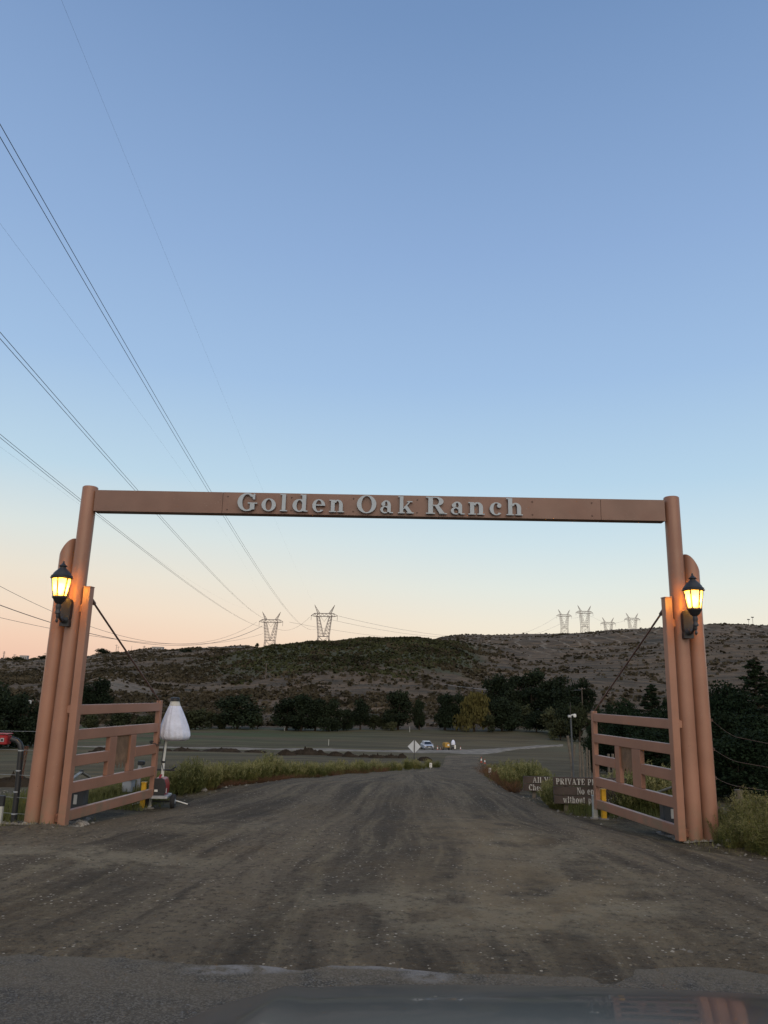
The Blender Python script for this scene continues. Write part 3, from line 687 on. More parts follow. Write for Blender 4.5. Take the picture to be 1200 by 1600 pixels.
# ------------------------------------------------------------------ wall lanterns
def lantern(cx, sgn, label):
    g = thing('wall_lantern', (cx, 10.09, 0), 0, label, 'lantern', 'lit lanterns on the gate posts'); n = 6; rot = R(29) if sgn < 0 else R(50)
    z0 = 2.905 if sgn < 0 else 2.945
    tp, bt = .118, .080; hgt = .232
    hd = MB(); hd.lathe([(.122, hgt - .004), (.138, hgt + .0), (.146, hgt + .010), (.134, hgt + .022), (.136, hgt + .036), (.120, hgt + .046), (.108, hgt + .070), (.084, hgt + .100), (.056, hgt + .125), (.040, hgt + .142), (.036, hgt + .158), (.052, hgt + .162), (.054, hgt + .170), (.032, hgt + .184), (.016, hgt + .205), (.010, hgt + .209), (.013, hgt + .222), (.008, hgt + .234), (.001, hgt + .238)], 18, (0, 0, z0), rot=rot)
    hd.build('hood', BLACKIRON, g, 40)
    for k in range(n):
        a0, a1 = 2 * pi * k / n + rot, 2 * pi * (k + 1) / n + rot
        P = [Vector((r * math.cos(a), r * math.sin(a), z0 + z)) for a, r, z in ((a0, bt, 0), (a1, bt, 0), (a1, tp, hgt), (a0, tp, hgt))]
        nrm = (P[1] - P[0]).cross(P[3] - P[0]).normalized() * .003
        mb = MB(); mb.add(P + [p + nrm for p in P], [(0, 1, 2, 3), (7, 6, 5, 4), (0, 4, 5, 1), (1, 5, 6, 2), (2, 6, 7, 3), (3, 7, 4, 0)]); mb.build('pane', PANE, g)
        mb = MB(); mb.tube([P[0] * 1.0, P[3] * 1.0], .0098, 6); mb.build('frame_bar', BLACKIRON, g)
    bw = MB(); bw.lathe([(.004, -.115), (.026, -.112), (.030, -.10), (.045, -.088), (.064, -.066), (.082, -.030), (.094, -.020), (.094, -.007), (.085, .0), (.085, .006)], 18, (0, 0, z0), rot=rot)
    bw.build('bowl', BLACKIRON, g, 40)
    st = MB(); st.lathe([(.006, -.345), (.018, -.325), (.020, -.31), (.008, -.285), (.014, -.28), (.02, -.26), (.018, -.235), (.036, -.225), (.038, -.205), (.028, -.19), (.030, -.160), (.036, -.135), (.028, -.10)], 14, (0, 0, z0))
    st.build('stem', BLACKIRON, g, 40)
    bx = .008 * (1 if sgn < 0 else -1)      # the back plate sits in the groove between the two pipes
    bp = MB(); w = .062
    prof = [(-w, -.36), (w, -.36), (w, -.30), (w * .86, -.27), (w, -.24), (w, -.03), (w * .7, .0), (0, .018), (-w * .7, .0), (-w, -.03), (-w, -.24), (-w * .86, -.27), (-w, -.30)]
    bp.prism(prof, (bx, .215, z0 - .01), (1, 0, 0), (0, 0, 1), (0, .10, 0)); bp.build('back_plate', BLACKIRON, g)
    rs = MB(); rs.lathe([(.05, 0), (.052, .012), (.035, .03), (.02, .045)], 16, (bx, .215, z0 - .285), Matrix.Rotation(R(90), 3, 'X')); rs.build('rosette', BLACKIRON, g, 40)
    ar = MB(); ar.tube([(bx, .21, z0 - .27), (bx * .9, .13, z0 - .31), (bx * .6, .06, z0 - .27), (bx * .25, .015, z0 - .205), (0, 0, z0 - .19)], [.02, .019, .017, .016, .015], 8); ar.build('arm', BLACKIRON, g, 60)
    bl = MB(); bl.lathe([(.012, .0), (.014, .03), (.026, .075), (.03, .11), (.022, .145), (.006, .165)], 12, (0, 0, z0)); bl.build('bulb', BULB, g, 60)
    pt = bpy.data.lights.new('bulb_light', 'POINT'); pt.energy = 85; pt.color = (1, .60, .19); pt.shadow_soft_size = .05
    lo = bpy.data.objects.new('bulb_light', pt); link(lo, g); lo.location = (0, .0, z0 + .12)
    return g
BULB = mat('glowing_bulb', (1, .8, .5), .5, .0, 1, emit=((1, .80, .46), 18.))
PANE = bpy.data.materials.new('frosted_lantern_glass'); PANE.use_nodes = True
t = PANE.node_tree; t.nodes.remove(t.nodes['Principled BSDF'])
_tr = t.nodes.new('ShaderNodeBsdfTransparent'); _tr.inputs[0].default_value = (1, .80, .46, 1)
_tl = t.nodes.new('ShaderNodeBsdfTranslucent'); _tl.inputs[0].default_value = (.50, .42, .25, 1)
_em = t.nodes.new('ShaderNodeEmission'); _em.inputs[0].default_value = (1, .60, .20, 1)
_c = t.nodes.new('ShaderNodeTexCoord'); _n = t.nodes.new('ShaderNodeTexNoise'); _n.inputs['Scale'].default_value = 9; t.links.new(_c.outputs['Object'], _n.inputs['Vector'])
_r = t.nodes.new('ShaderNodeMapRange'); t.links.new(_n.outputs['Fac'], _r.inputs[0]); _r.inputs[1].default_value = .3; _r.inputs[2].default_value = .7; _r.inputs[3].default_value = .12; _r.inputs[4].default_value = .28
t.links.new(_r.outputs[0], _em.inputs[1])
_m1 = t.nodes.new('ShaderNodeMixShader'); _m1.inputs[0].default_value = .55; t.links.new(_tr.outputs[0], _m1.inputs[1]); t.links.new(_tl.outputs[0], _m1.inputs[2])
_ad = t.nodes.new('ShaderNodeAddShader'); t.links.new(_m1.outputs[0], _ad.inputs[0]); t.links.new(_em.outputs[0], _ad.inputs[1])
t.links.new(_ad.outputs[0], t.nodes['Material Output'].inputs[0])
lantern(-4.228, -1, 'lit black six-sided lantern with amber glass on the left pair of posts')
lantern(4.108, 1, 'lit black six-sided lantern with amber glass on the right pair of posts')

# ------------------------------------------------------------------ the two swing gates
RAILS = [(1.523, 1.395), (1.207, 1.072), (.885, .742), (.55, .411), (.21, .08)]
def swing_gate(side, cxy, exy, ztop, label):
    c = Vector((*cxy, 0)); e = Vector((*exy, 0)); u = (e - c).normalized(); Ln = (e - c).length; rz = math.atan2(u.y, u.x)
    g = thing('swing_gate', c, rz, label, 'gate', 'open gate leaves')
    th = .075
    mb = MB(); mb.bbox((0, 0, (ztop + .03) / 2), (.104, .104, ztop - .03), .006); mb.build('gate_column', PAINT, g)
    mb = MB(); mb.bbox((0, 0, ztop + .006), (.112, .112, .014), .003); mb.build('column_cap', PAINT, g)
    mb = MB(); mb.bbox((Ln - .04, 0, (1.56 + .06) / 2), (.08, th, 1.50), .005); mb.build('end_stile', PAINT, g)
    s0, s1, s2, s3 = PANEL[side]
    for k, (a, b) in enumerate(RAILS):
        spans = [(.0575, Ln - .08)] if k != 2 else [(.0575, s0), (s3, Ln - .08)]
        for (x0, x1) in spans:
            mb = MB(); mb.bbox(((x0 + x1) / 2, 0, (a + b) / 2), (x1 - x0 - .002, th - .006, a - b), .006); mb.build('rail', PAINT, g)
    for (x0, x1) in ((s0, s1), (s2, s3)):
        mb = MB(); mb.bbox(((x0 + x1) / 2, 0, (1.072 + .55) / 2), (x1 - x0, th - .01, 1.072 - .55 - .002), .005); mb.build('panel_stile', PAINT, g)
    # thin sheet-metal panel whose lower edge is cut in a ragged grass outline
    n = 46; top = [(s1, 1.07), (s2, 1.07)]; low = []
    r = random.Random(side)
    for i in range(n + 1):
        x = s2 + (s1 - s2) * i / n; low.append((x, (.745 if side > 0 else .66) + (.06 if i % 2 else -.03) * r.random() + .04 * math.sin(i * .55)))
    mb = MB()
    for i in range(n): 
        (xa, za), (xb, zb) = low[i], low[i + 1]
        mb.prism([(xa, za), (xb, zb), (xb, 1.07), (xa, 1.07)], (0, -.002, 0), (1, 0, 0), (0, 0, 1), (0, .004, 0))
    mb.build('metal_panel', RUSTY, g)
    mb = MB(); a = Vector((.07, 0, ztop - .14)); b = Vector((Ln - .06, 0, 1.56)); m = a.lerp(b, .88)
    mb.tube([a, m], .0135, 8); mb.tube([m, b], .010, 8); mb.build('stay_rod', ROD, g)
    for nm_, p_, q_, r_ in (('rod_clevis', a, a.lerp(b, .045), .026), ('turnbuckle', a.lerp(b, .865), a.lerp(b, .905), .02), ('rod_lug', b, b + Vector((0, 0, -.05)), .022)):
        mb = MB(); mb.tube([p_, q_], r_, 8); mb.build(nm_, ROD, g)
    for z in (2.78, 1.46, .12):
        mb = MB(); q = Vector((0, -.105, 0)); q.rotate(Matrix.Rotation(0, 3, 'Z'))
        # hinge knuckle between column and post
        d = Vector((-4.19 if side < 0 else 4.055, 10.5, 0)) - c; d.rotate(Matrix.Rotation(-rz, 3, 'Z')); d = d.normalized() * .085
        mb.bbox((d.x, d.y, z), (.06, .06, .10), .008); mb.tube([(d.x * .95, d.y * .95, z - .065), (d.x * .95, d.y * .95, z + .065)], .016, 8)
        mb.build('hinge', PAINT if z > .5 else RUST, g)
    return g, u, Ln
def leaf_s(side, c, e, px, py):     # how far along a leaf the pixel column lies
    c = np.array(c); e = np.array(e); u = (e - c) / np.hypot(*(e - c)); r = ray(px, py); k = r[0] / r[1]
    return (k * c[1] - c[0]) / (u[0] - k * u[1])
CL, EL = (-3.985, 10.43), (-3.545, 12.85)
CR, ER = (3.872, 10.43), (3.465, 12.85)
PANEL = {-1: [leaf_s(-1, CL, EL, q, 1190) for q in (165.5, 176.8, 198.5, 207)],
         1: [leaf_s(1, CR, ER, q, 1200) for q in (995.5 + 9, 991, 971.5, 964.5)]}
swing_gate(-1, CL, EL, 3.07, 'open terracotta gate leaf with stay rod left of the road')
swing_gate(1, CR, ER, 3.115, 'open terracotta gate leaf with stay rod right of the road')
ch = thing('latch_chain', (-3.56, 12.80, .90), 0, 'short dark chain looped around the free end of the left gate', 'chain')
for k in range(9):
    a = 2 * pi * k / 9; mb = MB(); p = Vector((.07 * math.cos(a), .085 * math.sin(a), .03 * math.sin(a * 2)))
    mb.tube([p + Vector((-.02, .0, -.008)), p + Vector((.0, 0, -.012)), p + Vector((.022, .01, .0)), p + Vector((0, 0, .012)), p + Vector((-.02, 0, .008))], .007, 5); mb.build('chain_link', BLACKIRON, ch)

# ------------------------------------------------------------------ gate motors, posts, meter box
def opener(x, y, rz, side, label):
    z = min(Hs(x, y), -.06); g = thing('gate_opener', (x, y, z), rz, label, 'gate motor', 'gate motors behind the posts')
    mb = MB(); mb.bbox((0, 0, .20), (.30, .26, .46), .02); mb.build('housing', DGREY, g)
    mb = MB(); mb.bbox((0, 0, .445), (.32, .28, .03), .01); mb.build('lid', DGREY, g)
    mb = MB(); mb.box((-.03 * side, -.1335, .30), (.045, .005, .125)); mb.build('sticker', WHITEP, g)
    mb = MB(); mb.bbox((0, 0, -.05), (.42, .38, .14), .015); mb.build('footing', CONC, g)
    return g
_v = at(116, 1262, 11.35); opener(_v.x, _v.y, R(8), -1, 'dark grey gate motor cabinet behind the left gate leaf')
_v = at(1052, 1285, 11.35); opener(_v.x, _v.y, R(-8), 1, 'dark grey gate motor cabinet behind the right gate leaf')
def opener_arm(pts, label):
    g = thing('opener_arm', pts[0], 0, label, 'gate arm', 'folding arms of the gate motors'); o = Vector(pts[0])
    for a, b in ((0, 1), (1, 2)):
        mb = MB(); p, q = Vector(pts[a]) - o, Vector(pts[b]) - o
        d = (q - p); mb.bbox((0, 0, 0), (d.length, .05, .025), .004)
        ob = mb.build('arm_bar', OFFWHITE, g); ob.location = (p + q) / 2; ob.rotation_euler = d.to_track_quat('X', 'Z').to_euler()
    mb = MB(); p = Vector(pts[1]) - o; mb.lathe([(.03, -.03), (.03, .03)], 10, p); mb.build('pivot', BLACKIRON, g)
opener_arm([at(112, 1218, 11.3), at(127, 1206.5, 11.9), at(140, 1214.5, 12.2)], 'white folding arm of the left gate motor above its rail')
opener_arm([at(1058, 1236, 11.4), at(1053, 1229, 11.8), at(1022, 1240, 12.2)], 'white folding arm of the right gate motor above its rail')
def stop_post(px, py, top, m, label, name='gate_stop_post', sq=.036, group='gate stop posts'):
    x, y = edge_pt(px, py); z = Hs(x, y); y_ = y
    zt = at(px, top, y).z; g = thing(name, (x, y, z), R(4), label, 'post', group)
    mb = MB(); mb.bbox((0, 0, (zt - z) / 2 - .05), (sq * 2, sq * 2, zt - z + .1), .006); mb.build('shaft', m, g)
    mb = MB(); mb.bbox((0, 0, zt - z + .006), (sq * 2 + .012, sq * 2 + .012, .014), .003); mb.build('cap', m, g)
    mb = MB(); mb.lathe([(.085, -.05), (.078, .012), (.06, .022)], 12, (0, 0, 0)); mb.build('footing', CONC, g)
stop_post(222, 1264, 1223, YELLOW, 'short yellow square post by the tip of the left gate')
stop_post(944, 1281, 1234, YELLOW, 'short yellow square post by the tip of the right gate')
stop_post(233, 1263, 1226, OFFWHITE, 'short pale post right of the yellow post under the left gate', sq=.03, group='pale posts')
stop_post(930, 1279, 1244, OFFWHITE, 'short pale post left of the yellow post under the right gate', sq=.036, group='pale posts')
# grey electrical cabinet on two legs
x, y = edge_pt(198, 1261); y += .9; x = x * y / (y - .9); z = Hs(x, y)
g = thing('utility_box', (x, y, z), R(-14), 'grey electrical cabinet on pale legs seen through the left gate', 'electrical box')
zt = at(198, 1218, y).z - z
mb = MB(); mb.bbox((0, 0, zt - .10), (.175, .14, .20), .008); mb.build('cabinet', LGREY, g)
mb = MB(); mb.bbox((.012, -.012, zt + .006), (.20, .18, .016), .004); mb.build('rain_cap', LGREY, g)
mb = MB(); mb.bbox((.0, -.073, zt - .105), (.15, .008, .165), .002); mb.build('door', LGREY, g)
for sx in (-.06, .06):
    mb = MB(); mb.bbox((sx, .03, (zt - .2) / 2 - .05), (.035, .035, zt - .1), .004); mb.build('leg', OFFWHITE, g)
pz = spot(223, 14.6); zt = at(224, 1187, 14.6).z
g = thing('service_post', pz, 0, 'grey service post with black cap standing behind the left gate', 'post')
mb = MB(); mb.tube([(0, 0, -.2), (0, 0, zt - pz.z)], .035, 10); mb.build('shaft', GALV, g)
mb = MB(); mb.bbox((.02, 0, zt - pz.z), (.11, .09, .07), .01); mb.build('cap', BLACK, g)

# ------------------------------------------------------------------ balloon light on its cart
def light_cart():
    bx, by = at(251, 1245, 12.95).x, 12.95; z = Hs(bx, by) + .0
    g = thing('balloon_light', (bx, by, z), R(4), 'covered white balloon light on a small wheeled generator cart beside the gate tip', 'work light')
    for sx in (-.20, .20):
        w = MB(); M = Matrix.Rotation(R(90), 3, 'Y')
        w.lathe([(.06, -.032), (.095, -.034), (.106, -.02), (.108, 0), (.106, .02), (.095, .034), (.06, .032)], 28, (sx, 0, .108), M); wo = w.build('wheel', TYRE, g, 40)
        h = MB(); h.lathe([(.018, -.035), (.045, -.028), (.06, -.02), (.062, .02), (.045, .03), (.018, .037)], 20, (sx, 0, .108), M); h.build('rim', GALV, wo, 40)
    mb = MB(); mb.tube([(-.19, 0, .108), (.19, 0, .108)], .012, 8); mb.build('axle', BLACK, g)
    mb = MB()
    for yy in (-.18, .18): mb.bbox((-.03, yy, .185), (.34, .035, .035), .004)
    for xx in (-.18, .12): mb.bbox((xx, 0, .186), (.035, .33, .033), .004)
    mb.build('deck_frame', GALV, g)
    mb = MB(); mb.bbox((-.03, 0, .207), (.33, .36, .008), .002); mb.build('deck', GALV, g)
    for xx in (-.15, -.09, .02, .08): mb = MB(); mb.tube([(xx, -.15, .17), (xx + .01, -.15, .06)], .004, 5); mb.build('tie_down', BLACK, g)
    # generator: black end panel, red shell
    gen = MB()
    out = [(-.10, 0), (.10, 0), (.115, .04), (.115, .15), (.085, .235), (.05, .25), (-.05, .25), (-.085, .235), (-.115, .15), (-.115, .04)]
    gen.prism(out, (-.02, .16, .214), (1, 0, 0), (0, 0, 1), (0, -.27, 0)); go = gen.build('generator', RED, g, 30)
    e = MB(); e.prism([(a * 1.03, b * 1.02 - .002) for a, b in out], (-.028, -.108, .214), (1, 0, 0), (0, 0, 1), (0, -.05, 0)); e.build('end_panel', BLACK, go, 30)
    s = MB(); s.box((-.05, -.161, .285), (.05, .003, .032)); s.build('label_plate', WHITEP, go)
    s = MB(); s.box((.097, -.09, .28), (.004, .04, .07)); s.build('label_plate', WHITEP, go)
    hd = MB(); hd.tube([(-.02, -.09, .455), (-.02, -.07, .50), (-.02, .07, .50), (-.02, .1, .455)], .016, 8); hd.build('carry_handle', RED, go, 60)
    for k in range(5): v = MB(); v.box((-.045, -.160, .34 + .018 * k), (.12, .005, .006)); v.build('vent', BLACK, go)
    # mast
    o = Vector((bx, by, z))
    def loc(px, py, Y=13.0): 
        v = at(px, py, Y) - o; v.rotate(Matrix.Rotation(-R(4), 3, 'Z')); return v
    b0 = loc(251, 1243); b1 = loc(252.5, 1212); b2 = loc(261, 1150)
    mb = MB(); mb.tube([b0, b1.lerp(b2, .35)], .024, 10); mb.build('mast', WHITEP, g, 40)
    mb = MB(); mb.tube([b1.lerp(b2, .3), b2 + (b2 - b1) * .35], .018, 10); mb.build('upper_mast', WHITEP, g, 40)
    mb = MB(); mb.tube([b1.lerp(b2, .32), b1.lerp(b2, .37)], .032, 10); mb.build('mast_collar', BLACK, g, 40)
    mb = MB(); mb.tube([loc(244.5, 1202.5), loc(273, 1203.5)], .014, 8); mb.build('handlebar', BLACK, g)
    mb = MB(); mb.tube([loc(265, 1204), loc(272, 1200), loc(275, 1198)], .012, 8); mb.build('grip', BLACK, g)
    pts = [loc(258, 1153), loc(257, 1165) + Vector((0, -.03, 0)), loc(253, 1190) + Vector((0, -.03, 0)), loc(256, 1204) + Vector((0, -.03, 0))]
    mb = MB(); mb.tube(pts, .006, 6); mb.build('cable', BLACK, g)
    for p0, p1 in (((273, 1250.5), (295, 1257)), ((219, 1253.5), (200, 1259.5))):
        a, b = loc(*p0), loc(*p1); mb = MB(); mb.tube([a, b], .009, 8); mb.build('outrigger', WHITEP, g)
        mb = MB(); mb.lathe([(.022, -.012), (.018, .012)], 10, b); mb.build('foot', BLACK, g)
    # drooping cloth cover
    top = loc(273.5, 1095); cen = loc(272.5, 1155); hgt = (top - cen).length; ax = (top - cen)
    prof = [(.03, -.02), (.16, -.03), (.225, .015), (.250, .10), (.243, .20), (.222, .34), (.19, .50), (.152, .66), (.115, .80), (.092, .87)]
    def ringset(prof, n, amp):
        vs = []
        for (r, t) in prof:
            for k in range(n):
                a = 2 * pi * k / n; fold = 1 + amp * (math.sin(a * 11 + 1.3 * math.sin(a * 3)) * .6 + .4 * math.sin(a * 19 + t * 4)) * (1 - .35 * t)
                vs.append(cen + ax * t + Vector((r * fold * math.cos(a) - .035 * (1 - t) * math.cos(a) * math.sin(a * 2), r * fold * math.sin(a), 0)))
        return vs, [(i * n + k, i * n + (k + 1) % n, (i + 1) * n + (k + 1) % n, (i + 1) * n + k) for i in range(len(prof) - 1) for k in range(n)]
    n = 132; mb = MB(); vs, fs = ringset(prof, n, .05); mb.add(vs, fs + [tuple(range(n))]); cv = mb.build('cloth_cover', FABRIC, g, 80)
    mb = MB(); vs, fs = ringset([(.0925, .872), (.08, .93), (.072, .99)], n, .03); mb.add(vs, fs); mb.build('mesh_collar', FABRIC2, g, 80)
    mb = MB(); mb.lathe([(.05, -.01), (.078, 0), (.076, .045), (.062, .06), (.03, .064)], 20, cen + ax * .99); mb.build('top_cap', BLACK, g, 40)
light_cart()

# ------------------------------------------------------------------ access call box on a bent pipe, left edge
x, y = -4.83, 10.78; z = Hs(x, y)
g = thing('call_box_stand', (x, y, z), 0, 'red call box on a bent black pipe at the left edge', 'call box')
def lq(px, py, dy=0): return at(px, py, y + dy) - Vector((x, y, z))
b0 = lq(21, 1285); pts = [b0 - Vector((0, 0, .15)), b0, lq(28, 1225), lq(32, 1180), lq(33, 1170), lq(31, 1162), lq(26, 1157), lq(18, 1154.5)]
mb = MB(); mb.tube(pts, .036, 14); mb.build('pipe', BLACK, g, 50)
for py in (1172.5, 1204, 1237, 1271.5):
    c = lq(21 + (1285 - py) * .105 + 0, py); mb = MB(); mb.lathe([(.0385, -.008), (.0385, .008)], 14, c); mb.build('clamp_band', LGREY, g)
bo = MB(); c = lq(2, 1155.5); bo.bbox(c, (.22, .14, .125), .012); bx = bo.build('call_box', RED, g)
mb = MB(); mb.bbox((c.x + .045, c.y - .072, c.z), (.05, .008, .05), .003); mb.build('keypad', GALV, bx)
mb = MB(); mb.bbox((c.x + .045, c.y - .078, c.z), (.028, .006, .028), .002); mb.build('button', BLACK, bx)
mb = MB(); mb.bbox((c.x, c.y, c.z + .078), (.235, .16, .010), .003); mb.build('rain_cap', RED, bx)
# chain hanging on the wire beside it
cx = thing('hanging_chain', at(42, 1166, 11.2), 0, 'rusty chain hanging from the fence wire between the black pipe and the posts', 'chain')
for k in range(17):
    for s in (0, 1):
        mb = MB(); q = at(43 - k * .55 - s * 3.2, 1168 + k * (3.0 if s == 0 else 2.4), 11.2) - Vector(cx.location)
        a = R(90) * (k % 2); U = Vector((math.cos(a), math.sin(a), 0)) * .010
        mb.tube([q + U + Vector((0, 0, .014)), q + U - Vector((0, 0, .014)), q - U - Vector((0, 0, .014)), q - U + Vector((0, 0, .014)), q + U + Vector((0, 0, .014))], .0045, 5); mb.build('chain_link', RUST, cx)
mkp = at(-3, 1292, 10.3); 
g = thing('marker_post', (mkp.x, mkp.y, 0), 0, 'white marker post with black top cut by the left picture edge', 'post')
mb = MB(); mb.bbox((0, 0, .10), (.07, .05, .36), .006); mb.build('shaft', OFFWHITE, g)
mb = MB(); mb.bbox((0, 0, .33), (.078, .056, .13), .006); mb.build('cap', BLACK, g)

# ------------------------------------------------------------------ wooden notice boards
def board_sign(name, px0, px1, Y, rows, texts, posts, rz, label, pbase):
    a = at(px0, 1240, Y).x; b = at(px1, 1240, Y).x
    zt0 = rows[0][0]; o = Vector((a, Y, 0)); z = Hs((a + b) / 2, Y)
    g = thing(name, (a, Y, z), rz, label, 'sign'); w = b - a
    for k, (yt, yb) in enumerate(rows):
        z1 = at(px0 + 20, yt, Y).z - z; z0 = at(px0 + 20, yb, Y).z - z
        mb = MB(); n = 10; r = random.Random(k + int(px0)); vs = []
        xs = [w * i / n for i in range(n + 1)]
        for i, x_ in enumerate(xs):
            j = .006 * (r.random() - .5); e = (.012 * (r.random() - .5)) if i in (0, n) else 0
            for yy, zz in ((-.025, z0 + .004 + j), (.02, z0 + .004 + j), (.02, z1 - j), (-.025, z1 - j)): vs.append((x_ + e, yy - .004 * k, zz))
        fs = [(i * 4 + q, i * 4 + (q + 1) % 4, i * 4 + 4 + (q + 1) % 4, i * 4 + 4 + q) for i in range(n) for q in range(4)] + [(3, 2, 1, 0), (n * 4, n * 4 + 1, n * 4 + 2, n * 4 + 3)]
        mb.add(vs, fs); pk = mb.build('plank', WOOD, g)
        if k < len(texts) and texts[k]:
            tx, x0, x1_, hh = texts[k]; mb = MB(); x_ = at(x0, yt + 6, Y).x - a; gap = hh * .09; sx = (at(x1_, yt + 6, Y).x - a - x_ - gap * len(tx) - .42 * hh * tx.count(' ')) / sum(GL[c][1] for c in tx if c != ' ')
            zc = (z0 + z1) / 2 - hh * .48
            for ch_ in tx:
                if ch_ == ' ': x_ += .42 * hh; continue
                x_ += glyph(mb, ch_, (x_, -.031 - .004 * k, zc), sx, hh, (1, 0, 0), (0, .006, 0)) + gap
            mb.build('lettering', LETTERW, pk)['kind'] = 'stuff'
    for p_ in posts:
        x_ = at(p_, 1240, Y).x - a; zt = at(px0, rows[0][0] + 3, Y).z - z; mb = MB(); mb.bbox((x_, .055, zt / 2 - .15), (.07, .06, zt + .3), .006); mb.build('post', WOODP, g)
    return g
board_sign('notice_board', 865, 980, 13.6, [(1214, 1228), (1228.6, 1242), (1242.6, 1256)], [('PRIVATE PROPERTY', 868, 974, .095), ('No entry', 901, 943, .105), ('without permission', 879, 968, .100)], (885, 962), R(0),
           'dark plank sign reading private property half behind the right gate', 1268)
board_sign('check_in_sign', 818, 897, 15.2, [(1213, 1224), (1224.6, 1236)], [('All Visitors', 832, 888, .100), ('Check In', 826, 869, .100)], (835,), 0,
           'smaller plank sign reading check in partly hidden by green weeds', 1248)

# ------------------------------------------------------------------ fences, poles, far signs
def wire_thing(name, pts, r, label, m=WIRE, cat='wire', group=None, barbs=0):
    o = Vector(pts[0]); mb = MB(); mb.tube([Vector(p) - o for p in pts], r, 5)
    ob = mb.build(name, m); ob.location = o; return tag(ob, label, cat, group)
def sagp(a, b, s, n=14):
    a, b = Vector(a), Vector(b); return [a.lerp(b, i / n) - Vector((0, 0, s * 4 * (i / n) * (1 - i / n))) for i in range(n + 1)]
fp = Vector((at(1155, 1250, 12.4).x, 12.4, 0)); fp.z = Hs(fp.x, 12.4)
for k, (z, w) in enumerate(((1.53, 'topmost'), (1.16, 'second from the top'), (.80, 'third from the top'), (.44, 'second from the ground'), (.10, 'lowest'))):
    wire_thing('fence_wire', sagp((4.40, 10.52, z), (fp.x, 12.36, z - .30), .02) + sagp((fp.x, 12.36, z - .30), (10.5, 15.5, z - .9), .05)[1:], .0028, w + ' rusty fence wire strung from the right posts', ROD, 'fence wire', 'wires of the right fence')
def wood_post(p, h, r, label, lean=0, m=WOODP, group='weathered fence posts', name='fence_post'):
    mb = MB(); mb.tube([(0, 0, -.3), (lean * h * .5, 0, h * .5), (lean * h, 0, h)], [r * 1.05, r, r * .93], 9); o = mb.build(name, m, None, 50); o.location = p
    return tag(o, label, 'fence post', group)
wood_post(fp, at(1155, 1234, 12.4).z - fp.z, .065, 'weathered wooden fence post among the weeds right of the posts')
wood_post((8.6, 14.25, Hs(8.6, 14.25)), 1.1, .05, 'weathered wooden fence post farther along the right fence')
for k, z in enumerate((1.16, .92, .60, .32, .12)):
    wire_thing('fence_wire', sagp((-4.53, 10.66, z), (-8.5, 12.3, z - .05), .02), .002, ('topmost', 'second', 'third', 'fourth', 'lowest')[k] + ' thin fence wire running left from the left posts', GALV, 'fence wire', 'wires of the left fence')
FPL = [(889, 1198, 1163, 30, .055), (897, 1187, 1150, 33, .075), (905, 1199, 1160, 29, .05), (912, 1200, 1166, 28, .05), (916, 1208, 1168, 26, .04), (921, 1209, 1172, 24, .035), (951, 1215, 1178, 23, .05), (957, 1217, 1178, 22, .05), (966, 1219, 1182, 21, .04)]
for k, (px, yb, yt, d, r) in enumerate(FPL):
    p = spot(px, d, 1190); zt = height_at(px, yt, d); p.z = min(p.z, height_at(px, yb, d))
    wood_post(p, zt - p.z, r * .75, 'pale old fence post %s behind the right gate' % ('leaning at the far end of the row', 'thickest and slanting, near the camera pole', 'upright, just beside the camera pole', 'thin, right of the camera pole', 'thin, left of the gate edge', 'greenish, touching the gate edge', 'first seen between the gate rails', 'second seen between the gate rails', 'third seen between the gate rails')[k],
              (.14, -.12, .02, -.03, .02, 0, 0, .01, 0)[k], WOODP)
# camera pole
p = spot(896, 30, 1190); zt = height_at(893, 1117, 30) - p.z
g = thing('camera_pole', p, 0, 'thin grey pole with white security camera beside the dark trees', 'camera pole')
mb = MB(); mb.tube([(0, 0, -.3), (-.05, 0, zt)], [.04, .028], 10); mb.build('pole', DGREY, g)
mb = MB(); mb.tube([(-.05, 0, zt - .1), (-.055, 0, zt + .45)], .01, 6); mb.build('antenna', BLACK, g)
mb = MB(); mb.tube([(-.05, 0, zt - .02), (.07, -.03, zt + .02)], .02, 6); mb.lathe([(.03, 0), (.06, .03), (.06, .10), (.03, .13)], 10, (.09, -.03, zt - .09)); mb.build('camera_head', WHITEP, g)
mb = MB(); mb.bbox((-.1, -.05, zt - .05), (.12, .08, .09), .01); mb.build('junction_box', GALV, g)
def utility_pole(px, ytop, ybase, d, label, arm=True, r=.16, lean=0):
    p = spot(px, d, 1060); zt = height_at(px, ytop, d) - p.z
    g = thing('utility_pole', p, 0, label, 'utility pole', 'wooden utility poles')
    mb = MB(); mb.tube([(0, 0, -1), (lean * zt, 0, zt)], [r, r * .7], 8); mb.build('pole', POLE, g)
    if arm:
        mb = MB(); mb.bbox((lean * zt, 0, zt - .5), (2.6, .14, .16), .02); mb.build('crossarm', POLE, g)
        for sx in (-1.1, 0.3, 1.1):
            mb = MB(); mb.lathe([(.07, 0), (.09, .1), (.05, .2)], 8, (sx + lean * zt, 0, zt - .42)); mb.build('insulator', GALV, g)
utility_pole(908.5, 1074, 1110, 300, 'wooden utility pole at the right end of the oak grove', r=.22)
utility_pole(415, 1036, 1080, 420, 'thin wooden utility pole on the scrub slope above the left trees', r=.3)
utility_pole(45.5, 1094, 1128, 150, 'short pole with a pale lamp in front of the dark left trees', False, r=.17, lean=.03)
p = spot(45.5, 150, 1060); zt = height_at(45.5, 1094, 150)
mb = MB(); mb.bbox((0, 0, 0), (.55, .4, .8), .1); o = mb.build('flood_lamp', WHITEP); o.location = (p.x + .6, p.y, zt - .4); tag(o, 'small pale lamp head at the top of the short left pole', 'lamp')
utility_pole(225, 1048, 1072, 500, 'thin wooden pole behind the left stay rod on the hillside', False, r=.25)
